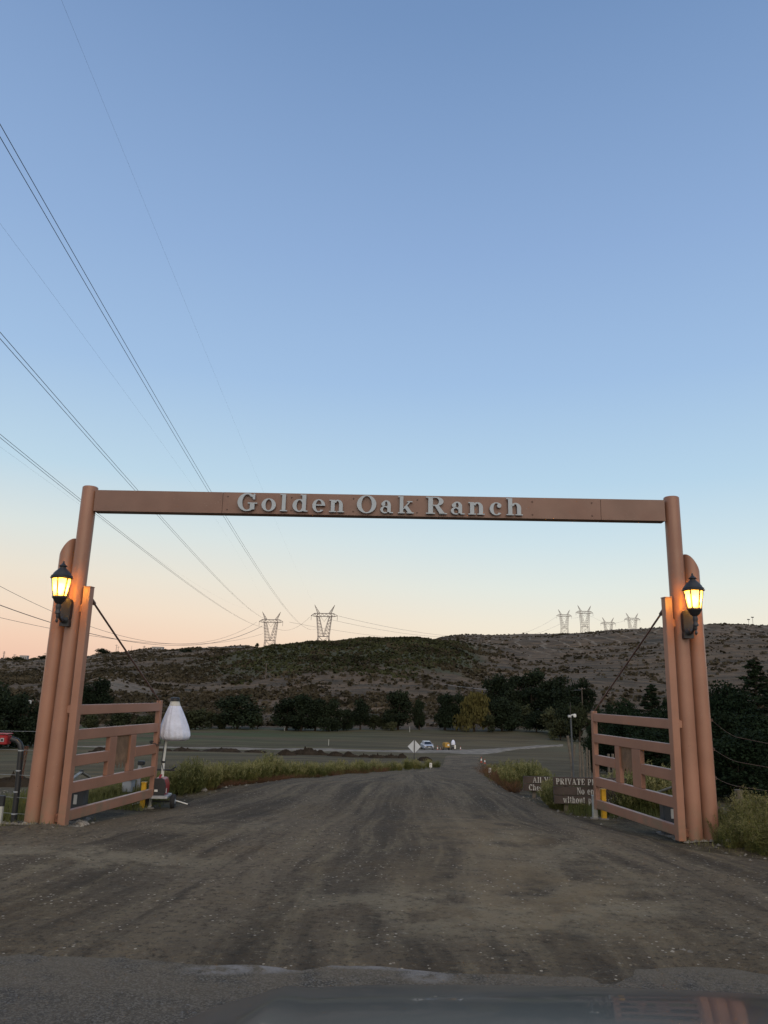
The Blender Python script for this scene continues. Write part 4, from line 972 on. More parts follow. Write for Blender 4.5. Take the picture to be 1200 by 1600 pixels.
# wire crossing the slope to the pole by the grove
a_ = spot(908.5, 300, 1060); a_.z = height_at(908.5, 1077, 300) - .2; b_ = spot(660, 420, 1060); b_.z = height_at(660, 1062, 420)
wire_thing('service_wire', sagp(a_, b_, 2.5), .07, 'thin pale wire crossing the slope to the pole by the oak grove', GALV)

def diamond(px, pyc, d, half, label):
    p = spot(px, d, 1190); zc = height_at(px, pyc, d) - p.z
    g = thing('road_sign', p, R(0), label, 'road sign')
    mb = MB(); k = half
    poly = [(-k, 0), (-k * .06, -k * .94), (k * .06, -k * .94), (k, 0), (k * .06, k * .94), (-k * .06, k * .94)]
    mb.prism(poly, (0, 0, zc), (1, 0, 0), (0, 0, 1), (0, .006, 0)); mb.build('sign_plate', SIGNW, g)
    mb = MB(); mb.bbox((0, -.03, (zc + k * .95) / 2 - .1), (.055, .04, zc + k * .95 + .2), .004); mb.build('post', BLACKIRON, g)
diamond(647, 1166.5, 52, .43, 'back of a silver diamond road sign on a dark post')
def marker(px, yb, yt, d, w, label, two=False):
    p = spot(px, d, 1200); zt = height_at(px, yt, d) - p.z; zb = height_at(px, yb, d) - p.z
    g = thing('marker_sign', p, 0, label, 'marker sign', 'small white road markers')
    mb = MB(); mb.box((0, 0, (zb + zt) / 2), (w, .012, zt - zb)); mb.build('plate', WHITEP, g)
    for q in (.30, .68):
        mb = MB(); mb.box((0, -.009, zb + (zt - zb) * q), (w * .38, .004, (zt - zb) * .16)); mb.build('marking', BLACKIRON, g)
    mb = MB(); mb.tube([(0, .02, min(-.2, zb - .3)), (0, .02, zt - .02)], .012, 6); mb.build('stake', GALV, g)
marker(673, 1199, 1192, 40, .12, 'small white marker with two dark patches left of the road')
marker(765.5, 1210, 1200, 24, .065, 'small white marker standing right of the road bend')
def cone(px, d, hgt, label, m=CONE, band=True):
    p = spot(px, d, 1180); g = thing('traffic_cone', p, px, label, 'traffic cone', 'traffic cones by the road'); s = hgt
    mb = MB(); mb.bbox((0, 0, .03 * s), (.48 * s, .48 * s, .06 * s), .01); mb.build('base', m, g)
    mb = MB(); mb.lathe([(.18 * s, .06 * s), (.04 * s, s)], 12); mb.build('body', m, g, 60)
    mb = MB(); mb.lathe([(.148 * s, .36 * s), (.088 * s, .70 * s)], 12, cap=False); mb.build('reflective_band', WHITEP, g, 60)
cone(752, 92, .62, 'orange and white traffic cone at the inside of the road bend')
cone(757.5, 84, .5, 'short traffic cone beside the weeds on the road bend')
cone(683.5, 158, .85, 'traffic cone standing right of the white car')
cone(688.5, 160, .7, 'small traffic cone left of the yellow machine')
cone(719.5, 160, .75, 'lone traffic cone right of the far white balloon light')

# ------------------------------------------------------------------ far vehicles and machines
def far_car():
    p = spot(667, 158, 1172); p.z += .06
    g = thing('parked_car', p, R(8), 'small white car parked facing us on the pale farm track', 'car')
    w = .92
    prof = [(-2.2, .35), (-2.25, .75), (-1.2, .98), (1.9, 1.02), (2.2, .9), (2.25, .35)]
    mb = MB(); vs = []
    for sx, ins in ((-w, 0), (-w + .1, .0), (w - .1, 0), (w, 0)):
        for y_, z_ in prof:
            top = (z_ > .9) and abs(sx) == w; vs.append((sx, y_, z_ - (.08 if top else 0)))
    n = len(prof); fs = [(i * n + k, i * n + (k + 1) % n, (i + 1) * n + (k + 1) % n, (i + 1) * n + k) for i in range(3) for k in range(n)] + [tuple(range(n)), tuple(range(4 * n - 1, 3 * n - 1, -1))]
    mb.add(vs, fs); mb.build('body', CARWHITE, g)
    mb = MB(); cab = [(-1.15, .97, .82), (-.35, 1.5, .66), (1.2, 1.56, .66), (2.0, 1.0, .8)]
    vs = [(s * ww, y_, z_) for s in (-1, 1) for y_, z_, ww in cab]; mb.add(vs, [(0, 1, 2, 3), (7, 6, 5, 4), (0, 4, 5, 1), (1, 5, 6, 2), (2, 6, 7, 3), (3, 7, 4, 0)]); mb.build('cabin', CARWHITE, g)
    mb = MB(); mb.add([(-.74, -1.13, 1.02), (.74, -1.13, 1.02), (.6, -.43, 1.47), (-.6, -.43, 1.47)], [(0, 1, 2, 3)]); o = mb.build('windscreen', GLASSD, g); o.location.y = -.025; o.location.z = .012
    mb = MB(); mb.bbox((0, -2.26, .72), (1.1, .04, .2), .01); mb.build('grille', BLACK, g)
    mb = MB(); mb.bbox((0, -2.27, .50), (1.6, .05, .12), .01); mb.build('lower_intake', BLACK, g)
    mb = MB(); mb.box((0, -2.30, .58), (.4, .02, .11)); mb.build('number_plate', WHITEP, g)
    for s in (-1, 1):
        mb = MB(); mb.bbox((s * .7, -2.22, .76), (.32, .1, .16), .02); mb.build('headlight', LAMPLENS, g)
        mb = MB(); mb.bbox((s * 1.0, -.9, 1.05), (.18, .1, .14), .02); mb.build('mirror', CARWHITE, g)
        for yy in (-1.4, 1.4):
            mb = MB(); mb.lathe([(.2, -.11), (.33, -.11), (.34, 0), (.33, .11), (.2, .11)], 18, (s * .80, yy, .34), Matrix.Rotation(R(90), 3, 'Y')); wo = mb.build('wheel', TYRE, g, 40)
            mb = MB(); mb.lathe([(.05, -.115), (.2, -.112), (.2, .112), (.05, .115)], 12, (s * .80, yy, .34), Matrix.Rotation(R(90), 3, 'Y')); mb.build('rim', GALV, wo)
far_car()
def far_machine():
    p = spot(697, 160, 1172); g = thing('yellow_generator', p, R(15), 'yellow towable generator standing between cones on the farm track', 'generator')
    mb = MB(); mb.bbox((0, 0, .95), (1.0, 1.6, .85), .06); mb.build('cabinet', YELLOW2, g)
    mb = MB(); mb.bbox((-.02, 0, 1.42), (.8, 1.3, .1), .03); mb.build('lid', YELLOW2, g)
    mb = MB(); mb.bbox((.2, -.81, 1.0), (.34, .02, .34), .005); mb.build('control_panel', WHITEP, g)
    mb = MB(); mb.tube([(0, -.8, .45), (0, -1.9, .5)], .05, 8); mb.build('tow_bar', BLACK, g)
    for s in (-1, 1):
        mb = MB(); mb.lathe([(.2, -.1), (.31, -.1), (.31, .1), (.2, .1)], 16, (s * .62, .1, .31), Matrix.Rotation(R(90), 3, 'Y')); mb.build('wheel', TYRE, g, 40)
    mb = MB(); mb.bbox((-.85, 0, .5), (.4, .7, .55), .05); mb.build('tool_box', WOODP, g)
    p = spot(708, 160, 1172); g = thing('balloon_light', p, 0, 'far white balloon light by the yellow generator on the farm track', 'work light')
    mb = MB(); mb.lathe([(.25, 1.0), (.40, 1.05), (.42, 1.3), (.34, 1.65), (.2, 1.9), (.06, 1.98)], 20); mb.build('cover', FABRIC, g, 60)
    mb = MB(); mb.tube([(0, 0, .2), (0, 0, 1.05)], .05, 8); mb.build('mast', WHITEP, g)
    mb = MB(); mb.bbox((-.02, 0, .42), (.6, .5, .5), .04); mb.build('generator', BLACK, g)
    for s in (-1, 1):
        mb = MB(); mb.lathe([(.1, -.06), (.2, -.06), (.2, .06), (.1, .06)], 14, (s * .36, 0, .2), Matrix.Rotation(R(90), 3, 'Y')); mb.build('wheel', TYRE, g, 40)
    mb = MB(); mb.bbox((.36, -.2, .62), (.3, .2, .75), .03); o = mb.build('white_tank', WHITEP, g)
far_machine()
for k, (px, yb, yt, d, lab) in enumerate(((514, 1167, 1159, 165, 'thin white stake standing in the ploughed field'), (640, 1145, 1137, 235, 'short white post at the far field edge'), (444, 1143, 1139, 238, 'short white post at the foot of the left tree belt'))):
    p = spot(px, d, 1150); mb = MB(); h_ = (yb - yt) / 1200 * d; mb.bbox((0, 0, h_ / 2), (.13, .13, h_ + .2), .02); o = mb.build('field_stake', OFFWHITE); o.location = p; tag(o, lab, 'stake', 'white stakes in the field')
# dark soil heaps along the trench
HEAPS = [(24, 1212, 1190, 24, 60), (292, 1180, 1174, 125, 36), (345, 1181, 1174.5, 125, 50), (398, 1181, 1176.5, 125, 30), (447, 1190, 1181, 105, 26), (476, 1190, 1176.5, 108, 36), (503, 1189, 1181, 108, 20), (524, 1190, 1182.5, 106, 22), (548, 1190, 1183, 105, 24), (568, 1189, 1181.5, 105, 16),
         (590, 1189, 1180.5, 104, 24), (611, 1189, 1180.5, 104, 20), (628, 1188, 1182, 104, 14), (663, 1191, 1186, 92, 22), (250, 1180, 1175, 128, 34), (205, 1181, 1175.5, 126, 36), (160, 1182, 1176, 124, 36)]
HP = ['broad dark soil heap behind the black pipe'] + ['dark soil heap number'] * 16
desc = ['broad low dark soil heap seen behind the black call box pipe', 'long low dark soil bank right of the balloon light', 'longest dark soil bank along the field trench', 'low soil bank left of the tallest weed clump', 'small dark soil heap right of the tallest weed clump', 'highest pointed dark soil heap in the trench row', 'small soil heap right of the highest pointed heap',
        'low rounded soil heap left of the rust-brown weeds', 'jagged low soil heap behind the yellowish weeds', 'narrow dark soil heap in the middle of the trench row', 'two-humped dark soil heap left of the diamond sign', 'dark soil heap third from the diamond sign', 'narrow dark soil heap just left of the diamond sign', 'separate dark soil heap right of the diamond sign', 'dark soil bank directly behind the balloon light mast', 'dark soil bank seen through the middle of the left gate', 'dark soil bank seen through the left gate by its panel']
for (px, yb, yt, d, wpx), lab in zip(HEAPS, desc):
    p = spot(px, d, 1185); w = wpx / 1200 * d * .62; h_ = (yb - yt) / 1200 * d * .95
    n, m_ = 26, 10; g_ = np.random.default_rng(px); V = [(0, 0, h_)]; Fc = []
    for i in range(1, m_ + 1):
        for k in range(n):
            a = 2 * pi * k / n; rr = i / m_; X_1, Y_1 = w * rr * math.cos(a), w * .45 * rr * math.sin(a)
            hz = h_ * (1 - rr ** 2.2) * (.62 + 1.0 * float(vn(np.array([p.x + X_1 * 1.0]), np.array([Y_1]), 8)[0] - .3)) + .34 * h_ * (g_.random() - .5) * (i < m_) - .1 * (i == m_)
            V.append((X_1, Y_1, hz))
    for k in range(n): Fc.append((0, 1 + k, 1 + (k + 1) % n))
    for i in range(m_ - 1):
        for k in range(n): Fc.append((1 + i * n + k, 1 + (i + 1) * n + k, 1 + (i + 1) * n + (k + 1) % n, 1 + i * n + (k + 1) % n))
    mb = MB(); mb.add(V, Fc); o = mb.build('soil_heap', SOIL); o.location = p; tag(o, lab, 'soil heap', 'dark soil heaps along the trench')

# ------------------------------------------------------------------ transmission towers and lines
def tower_mesh():
    mb = MB(); n = 0
    def bar(a, b, r=.19): mb.tube([a, b], r, 4, False)
    for s in (-1, 1):
        for dy in (-1, 1):
            K = [(s * 8.5, dy * 6, -62), (s * 6.2, dy * 4, -38), (s * 5.0, dy * 2.6, -20), (s * 6.9, dy * 1.5, -2.2)]
            for a, b in zip(K, K[1:]): bar(a, b, .26)
            I = [(0, dy * 2.6, -20), (s * 4.6, dy * 1.5, -2.2)]
            bar(*I, .22); bar((s * 5.0, dy * 2.6, -20), I[0], .2)
            for k in range(6):        # lacing between outer and inner chords
                t0, t1 = k / 6, (k + 1) / 6; o0 = Vector(K[2]).lerp(Vector(K[3]), t0); i1 = Vector(I[0]).lerp(Vector(I[1]), t1); o1 = Vector(K[2]).lerp(Vector(K[3]), t1)
                bar(o0, i1, .12); bar(i1, o1, .12)
            # face bracing below the waist
            for (za, zb, wa, wb, da, db) in ((-20, -29, 5, 5.6, 2.6, 3.3), (-29, -38, 5.6, 6.2, 3.3, 4), (-38, -62, 6.2, 8.5, 4, 6)):
                bar((s * wa, dy * da, za), (-s * wb, dy * db, zb), .15); bar((s * wb, dy * db, zb), (-s * wb, dy * db, zb), .12)
                bar((s * wa, dy * da, za), (s * wb, -dy * db, zb), .13)
            bar((s * 6.9, dy * 1.5, -2.2), (s * 6.2, dy * 1.5, 1.2), .2); bar((s * 6.3, dy * 1.4, 1.2), (s * 9.6, 0, 9.2), .17); bar((s * 4.2, dy * 1.4, 1.2), (s * 9.6, 0, 9.2), .15)
            for k in range(4):
                t0, t1 = k / 4, (k + 1) / 4; a = Vector((s * 6.3, dy * 1.4, 1.2)).lerp(Vector((s * 9.6, 0, 9.2)), t1); b = Vector((s * 4.2, dy * 1.4, 1.2)).lerp(Vector((s * 9.6, 0, 9.2)), t0); bar(a, b, .1)
            bar((s * 9, dy * 1.5, 1.2), (0, dy * 1.5, 1.2), .2); bar((s * 12.6, 0, -.9), (s * 9, dy * 1.5, 1.2), .2); bar((s * 12.6, 0, -.9), (s * 9, dy * 1.5, -1.6), .2); bar((s * 9, dy * 1.5, -1.6), (0, dy * 1.5, -1.6), .2)
            for k in range(6): bar((s * 1.8 * k, dy * 1.5, 1.2 if k % 2 else -1.6), (s * min(10.2, 1.8 * (k + 1)), dy * 1.5, -1.6 if k % 2 else 1.2), .12)
    return mb
TM = None
ins_m = mat('insulator_glass', (.10, .085, .08), .5, .1, 2)
def tower(px, ytop_arm, d, sc, rz, label):
    global TM
    a = az_of(px, 980); x, y = d * math.sin(a), d * math.cos(a); z = elev_z(px, ytop_arm, d)
    g = thing('transmission_tower', (x, y, z), rz, label, 'pylon', 'lattice power towers on the ridges')
    if TM is None: TM = tower_mesh().build('lattice', TOWER, g)
    else: o = bpy.data.objects.new('lattice', TM.data); link(o, g)
    for xx in (-12.3, 12.3):
        mb = MB(); mb.tube([(xx, 0, -1), (xx, 0, -5.2)], .16, 6); mb.build('insulator_string', ins_m, g)
    mb = MB(); mb.tube([(-3.6, 0, -1.6), (0, 0, -6.4), (3.6, 0, -1.6)], .15, 6); mb.build('insulator_string', ins_m, g)
    g.scale = (sc, sc, sc); return g
tower(423, 970, 800, 1.0, R(-6), 'lattice power tower left of the taller one above the green hill')
tower(506, 960.5, 720, 1.0, R(-6), 'tallest looking lattice power tower above the green middle hill')
tower(882, 961.5, 1250, 1.0, R(8), 'leftmost of the four distant lattice towers on the right ridge')
tower(914, 956.5, 1230, 1.12, R(8), 'tallest of the four distant lattice towers on the right ridge')
tower(950.5, 973.5, 1290, .98, R(3), 'lowest sunken lattice tower third along the right ridge')
tower(988.5, 967, 1270, 1.0, R(3), 'lattice tower farthest right along the distant right ridge')
def wire3(q, d0, d1, r, label, pair=0., ext0=.0, ext1=.0, spacers=(), n=70):
    def pt(px, py, d):
        rr = ray(px, py); hh = math.hypot(rr[0], rr[1]); return np.array([rr[0] / hh * d, rr[1] / hh * d, EYE + d * rr[2] / hh])
    A = pt(*q[0], d0); B = pt(*q[2], d1); rm = ray(*q[1]); D = (B - A)[:2]
    k = rm[:2]; t = (A[1] * k[0] - A[0] * k[1]) / (D[0] * k[1] - D[1] * k[0])
    dm = np.hypot(*(A[:2] + D * t)); zm = EYE + dm * rm[2] / math.hypot(rm[0], rm[1])
    lin_ = A[2] + (B[2] - A[2]) * t; c = (zm - lin_) / (t * (t - 1))
    ts = [-ext0 + (1 + ext0 + ext1) * (i / n) ** 1.6 for i in range(n + 1)]
    pts = [Vector((A[0] + D[0] * s, A[1] + D[1] * s, A[2] + (B[2] - A[2]) * s + c * s * (s - 1))) for s in ts]
    off = Vector((D[1], -D[0], 0)).normalized() * (pair / 2); o = pts[len(pts) // 2].copy()
    g = thing('power_line', o, 0, label, 'power line', 'overhead power lines')
    for s in ((-1, 1) if pair else (0,)):
        mb = MB(); mb.tube([p + off * s - o for p in pts], r, 5, False); mb.build('conductor', WIRE, g)
    for s in spacers:
        i = int(s * n); mb = MB(); mb.tube([pts[i] - off - o, pts[i] + off - o], r * 1.2, 5); mb.build('spacer', WIRE, g)
wire3([(0, 204), (329, 770), (497, 981)], 48, 715, .026, 'double conductor, steepest and highest, running down to the taller tower', .46, .18, 0, (.13, .15, .62))
wire3([(0, 524), (213, 766), (424, 969)], 70, 797, .030, 'double conductor running from mid left edge down to the lower tower', .50, .18, 0, (.6,))
wire3([(0, 681), (152, 803), (430, 981)], 95, 770, .030, 'lowest double conductor crossing behind the left post to the towers', .50, .18, 0, (.62,))
wire3([(96, 0), (410, 765), (489, 941)], 45, 720, .0055, 'thin single earth wire rising to the top of the picture', 0, .3)
wire3([(0, 349), (305, 765), (413, 950)], 62, 800, .007, 'thin single earth wire between the two upper double conductors', 0, .2)
wire3([(0, 698), (130, 792), (404, 951)], 95, 800, .006, 'faint earth wire just below the lowest double conductor', 0, .1)
wire3([(0, 916), (270, 1006), (401, 972)], 380, 800, .10, 'upper sagging cable at the left dipping to the ridge', 0, .15)
wire3([(0, 945.5), (300, 1008), (410, 978)], 380, 805, .10, 'middle sagging cable at the left dipping to the ridge', .5, .15)
wire3([(0, 965), (290, 1006.5), (411, 990)], 380, 810, .09, 'lowest sagging cable at the left dipping to the ridge', 0, .15)
wire3([(452, 972), (560, 990), (690, 1000)], 800, 1150, .10, 'cable leaving the lower tower towards the hill on the right', 0)
wire3([(529, 962.5), (630, 984), (760, 996)], 722, 1150, .11, 'upper cable leaving the taller tower towards the right ridge', 0)
wire3([(516, 968), (620, 988), (735, 996)], 720, 1150, .10, 'lower cable leaving the taller tower towards the right ridge', 0)
wire3([(430, 981), (455, 983.5), (484, 964)], 790, 722, .09, 'cable swagged between the two towers above the green hill', 0)
wire3([(760, 999), (830, 985), (869, 964)], 1000, 1250, .10, 'upper cable climbing to the leftmost tower of the right ridge', 0)
wire3([(790, 999), (850, 986), (884, 970)], 1000, 1250, .10, 'lower cable climbing to the leftmost tower of the right ridge', 0)
wire3([(902, 957), (934, 968), (946, 975)], 1232, 1288, .08, 'cable between the tallest distant tower and its sunken neighbour', 0)
wire3([(895, 966), (905, 964), (914, 961)], 1250, 1232, .08, 'cable joining the two leftmost distant towers on the right ridge', 0)
wire3([(958, 973), (969, 972), (978, 968)], 1288, 1270, .10, 'cable joining the two rightmost distant towers', 0)
# ridge furniture
def ridge_mast(px, yb, yt, d, label, arms=2, r=.35):
    p = spot(px, d, 1020); z0 = height_at(px, yb, d) - 3; h_ = height_at(px, yt, d) - z0
    g = thing('radio_mast', (p.x, p.y, z0), 0, label, 'mast', 'masts on the left ridge'); mb = MB(); mb.tube([(0, 0, 0), (0, 0, h_)], [r, r * .6], 6); mb.build('mast', TOWER, g)
    for k in range(arms):
        mb = MB(); mb.bbox((0, 0, h_ * (.92 - .14 * k)), (3.4 - .5 * k, .3, .3), .05); mb.build('crossarm', TOWER, g)
ridge_mast(6.5, 1030, 1017.5, 880, 'tallest mast with crossarms at the far left of the ridge', 4, .6)
ridge_mast(23.5, 1030, 1022, 880, 'shorter mast with crossarms right of the tallest ridge mast', 2)
ridge_mast(71, 1028, 1020, 880, 'thin mast just left of the left posts on the ridge', 1, .25)
ridge_mast(181, 1018, 1007, 880, 'pair of thin poles on the ridge right of the round tree', 1, .35)
ridge_mast(184, 1018, 1010, 880, 'second thin pole close beside the ridge pole right of the tree', 1, .3)
ridge_mast(205, 1017, 1009, 880, 'thin lone pole on the ridge left of the windmill shaped mast', 0, .2)
ridge_mast(224.5, 1016, 1009, 880, 'stubby mast with a broad head left of the flat roofed tank', 3, .5)
def ridge_box(px0, px1, yb, yt, d, m, label, name, roof=False, cat='building'):
    p = spot((px0 + px1) / 2, d, 1020); z0 = height_at(px0, yb, d); z1 = height_at(px0, yt, d); w = (px1 - px0) / 1200 * d
    g = thing(name, (p.x, p.y, z0 - 2), 0, label, cat)
    mb = MB(); mb.bbox((0, 0, (z1 - z0 + 2) / 2), (w, w * .6, z1 - z0 + 2), .1); mb.build('wall', m, g)
    mb = MB(); mb.bbox((0, 0, z1 - z0 + 2.15), (w * 1.06, w * .66, .3), .05); mb.build('roof', LGREY, g)
    for k in (-.25, .05, .3):
        mb = MB(); mb.box((k * w, -w * .3 - .06, (z1 - z0) * .55 + 2), (w * .12, .1, (z1 - z0) * .3)); mb.build('window', DGREY, g)
WALLP = mat('pale_wall', (.30, .29, .28), .8, .1, .2)
ridge_box(33.5, 44, 1032, 1024.5, 880, WALLP, 'pale square building on the far left ridge', 'ridge_building')
ridge_box(238.5, 254, 1016.5, 1011, 880, WALLP, 'flat pale building on the ridge above the balloon light', 'ridge_building')
ridge_box(60, 73, 1036, 1032, 860, WALLP, 'low pale shed beside the left posts on the ridge', 'ridge_shed')
ridge_box(330, 388, 1017.5, 1011.5, 860, mat('tan_wall', (.20, .165, .13), .9, .2, .3), 'long tan retaining wall near the ridge top left of the towers', 'ridge_wall', cat='wall')
for px, yt, lab in ((1170.5, 968, 'shorter floodlight mast on the right hilltop'), (1177, 964.5, 'taller floodlight mast on the right hilltop')):
    d = 900; p = spot(px, d, 980); h_ = height_at(px, yt, d) - p.z; g = thing('floodlight_mast', p, R(10), lab, 'floodlight', 'floodlight masts on the right hilltop')
    mb = MB(); mb.tube([(0, 0, -2), (0, 0, h_)], .22, 6); mb.build('mast', TOWER, g); mb = MB(); mb.bbox((0, 0, h_), (3.0, .5, 1.0), .1); mb.build('lamp_bank', BLACK, g)

# ------------------------------------------------------------------ trees and plants
def rand_dirs(g, n):
    v = g.normal(size=(n, 3)); return v / np.linalg.norm(v, axis=1)[:, None]
def crown_mesh(seed, kind, nl=5200, leaf=.30):
    """unit-ish crown: height 1, half width .5 (kind shapes it); returned in units of tree height"""
    g = np.random.default_rng(seed); L_ = []
    nlob = {'round': 26, 'tall': 28, 'willow': 16, 'bush': 14}[kind]
    for k in range(nlob):
        u = g.random(); a = g.random() * 6.28
        if kind == 'round': c = np.array([.36 * math.sqrt(g.random()) * math.cos(a), .36 * math.sqrt(g.random()) * math.sin(a), .13 + .70 * u]); r = .12 + .09 * g.random(); c[:2] *= (1.15 - .9 * abs(u - .4))
        elif kind == 'tall': c = np.array([.30 * math.sqrt(g.random()) * math.cos(a), .30 * math.sqrt(g.random()) * math.sin(a), .10 + .78 * u]); r = .10 + .07 * g.random(); c[:2] *= (1.25 - .8 * u)
        elif kind == 'willow': c = np.array([.34 * math.sqrt(g.random()) * math.cos(a), .34 * math.sqrt(g.random()) * math.sin(a), .30 + .56 * u]); r = .10 + .09 * g.random(); c[:2] *= (1.2 - .6 * u)
        else: c = np.array([.42 * math.sqrt(g.random()) * math.cos(a), .42 * math.sqrt(g.random()) * math.sin(a), .15 + .55 * u]); r = .15 + .12 * g.random(); c[:2] *= (1.15 - .7 * u)
        L_.append((c, r))
    C = []; 
    for c, r in L_:
        n = nl // nlob; dv = rand_dirs(g, n); rr = r * (.42 + .80 * g.random(n))
        p = c + dv * rr[:, None] * np.array([1.1, 1.1, .85])
        if kind == 'willow': p[:, 2] -= g.random(n) ** 2 * .32 * (np.hypot(p[:, 0], p[:, 1]) > .14)
        C.append(p)
    C = np.concatenate(C); C = C[(C[:, 2] > .03)]
    n = len(C); s = leaf * (.5 + g.random(n)); U = rand_dirs(g, n); T = rand_dirs(g, n); V = np.cross(U, T); V /= np.linalg.norm(V, axis=1)[:, None] + 1e-6
    if kind == 'willow': V = V * .3 + np.array([0, 0, -1.]) ; 
    return C, U * s[:, None] * .5, V * s[:, None] * (.8 if kind == 'willow' else .5)
def pine_parts(seed, nl=9000):
    g = np.random.default_rng(seed); C, U, V = [], [], []; br = []
    for k in range(70):
        t = .10 + .88 * (k / 70) ** .9; a = k * 2.4 + g.random(); Lb = (.30 * (1 - t) ** .75 + .025) * (.6 + .6 * g.random()); up = .25 * (t - .35)
        br.append(((0, 0, t), (Lb * math.cos(a), Lb * math.sin(a), t + up * Lb * 2)))
        m = int(nl / 70 * (.35 + 1.2 * (1 - t))); s = g.random(m) ** .65
        P = np.array([0, 0, t]) + np.outer(s, np.array([Lb * math.cos(a), Lb * math.sin(a), up * Lb * 2 - .02]))
        P += g.normal(size=(m, 3)) * np.array([.020, .020, .013]) * (1.25 - t)
        C.append(P); d = rand_dirs(g, m); d[:, 2] = np.abs(d[:, 2]) * .5; U.append(rand_dirs(g, m) * .006 * (.6 + .8 * g.random((m, 1)))); V.append(d * .016 * (.6 + .8 * g.random((m, 1))))
    return np.concatenate(C), np.concatenate(U), np.concatenate(V), br
def crown_obj(kind, seed, m, nl, leaf):
    P, q = quads(*crown_mesh(seed, kind, nl, leaf)); return np_mesh('crown', P, q, m)
def trunk_mesh(kind, seed):
    g = random.Random(seed); mb = MB(); top = .75 if kind != 'bush' else .4
    mb.tube([(0, 0, -.05), (.01, 0, .15), (.02 * g.random(), .01, .4), (.0, .02, top)], [.035, .028, .02, .006], 7)
    for k in range(7):
        a = g.random() * 6.28; z = .15 + .3 * g.random(); mb.tube([(0, 0, z), (.12 * math.cos(a), .12 * math.sin(a), z + .12), (.28 * math.cos(a), .28 * math.sin(a), z + .26)], [.014, .010, .004], 5)
    me = bpy.data.meshes.new('trunk'); me.from_pydata(mb.v, [], mb.f); me.materials.append(BARK); return me
CR = {('round', i): crown_obj('round', 10 + i, OAK, 5200, .034) for i in range(4)}
CR.update({('tall', i): crown_obj('tall', 30 + i, OAK, 5200, .032) for i in range(4)})
CR.update({('willow', i): crown_obj('willow', 50 + i, WILLOW, 4600, .030) for i in range(1)})
CR.update({('bush', i): crown_obj('bush', 60 + i, OAK2, 2600, .055) for i in range(3)})
TR = {k: trunk_mesh(k, 3) for k in ('round', 'tall', 'willow', 'bush')}
CR.update({('cedar', i): crown_obj('tall', 130 + i, PINE, 12000, .020) for i in range(3)})
TR['cedar'] = TR['tall']
PM = []
for i in range(3):
    C, U, V, br = pine_parts(80 + i); P, q = quads(C, U, V); me = np_mesh('crown', P, q, PINE)
    mb = MB(); mb.tube([(0, 0, -.05), (0, 0, .3), (0, 0, .97)], [.022, .017, .003], 8)
    for a, b in br: mb.tube([a, b], [.005, .0015], 4, False)
    mt = bpy.data.meshes.new('trunk'); mt.from_pydata(mb.v, [], mb.f); mt.materials.append(BARK); PM.append((me, mt))
def tree(px, ybase, ytop, wpx, d, kind, label, group=None, name='tree', cat='tree', var=0, rot=None, dark=None):
    p = spot(px, d, ybase); zt = height_at(px, ytop, d)
    if d > 600: p.z = height_at(px, ybase, d) - .3
    h_ = max(.3, zt - p.z); w = wpx / 1200 * d
    g = thing(name, p, (px * 1.7) if rot is None else rot, label, cat, group)
    if kind == 'pine': mc, mt = PM[var % 3]; sx = w / (.56 * h_)
    else: mc, mt = CR[(kind, var % (1 if kind == 'willow' else 3 if kind in ('bush', 'cedar') else 4))], TR[kind]; sx = w / ({'round': .92, 'tall': .80, 'cedar': .80, 'willow': .90, 'bush': 1.05}[kind] * h_)
    for nm, me in (('crown', mc), ('trunk', mt)):
        o = link(bpy.data.objects.new(nm, me), g)
        if nm == 'trunk': o.scale = (1 / sx ** .5, 1 / sx ** .5, 1)
    g.scale = (h_ * sx, h_ * sx, h_); return g
D = 'dark evergreen trees across the valley'
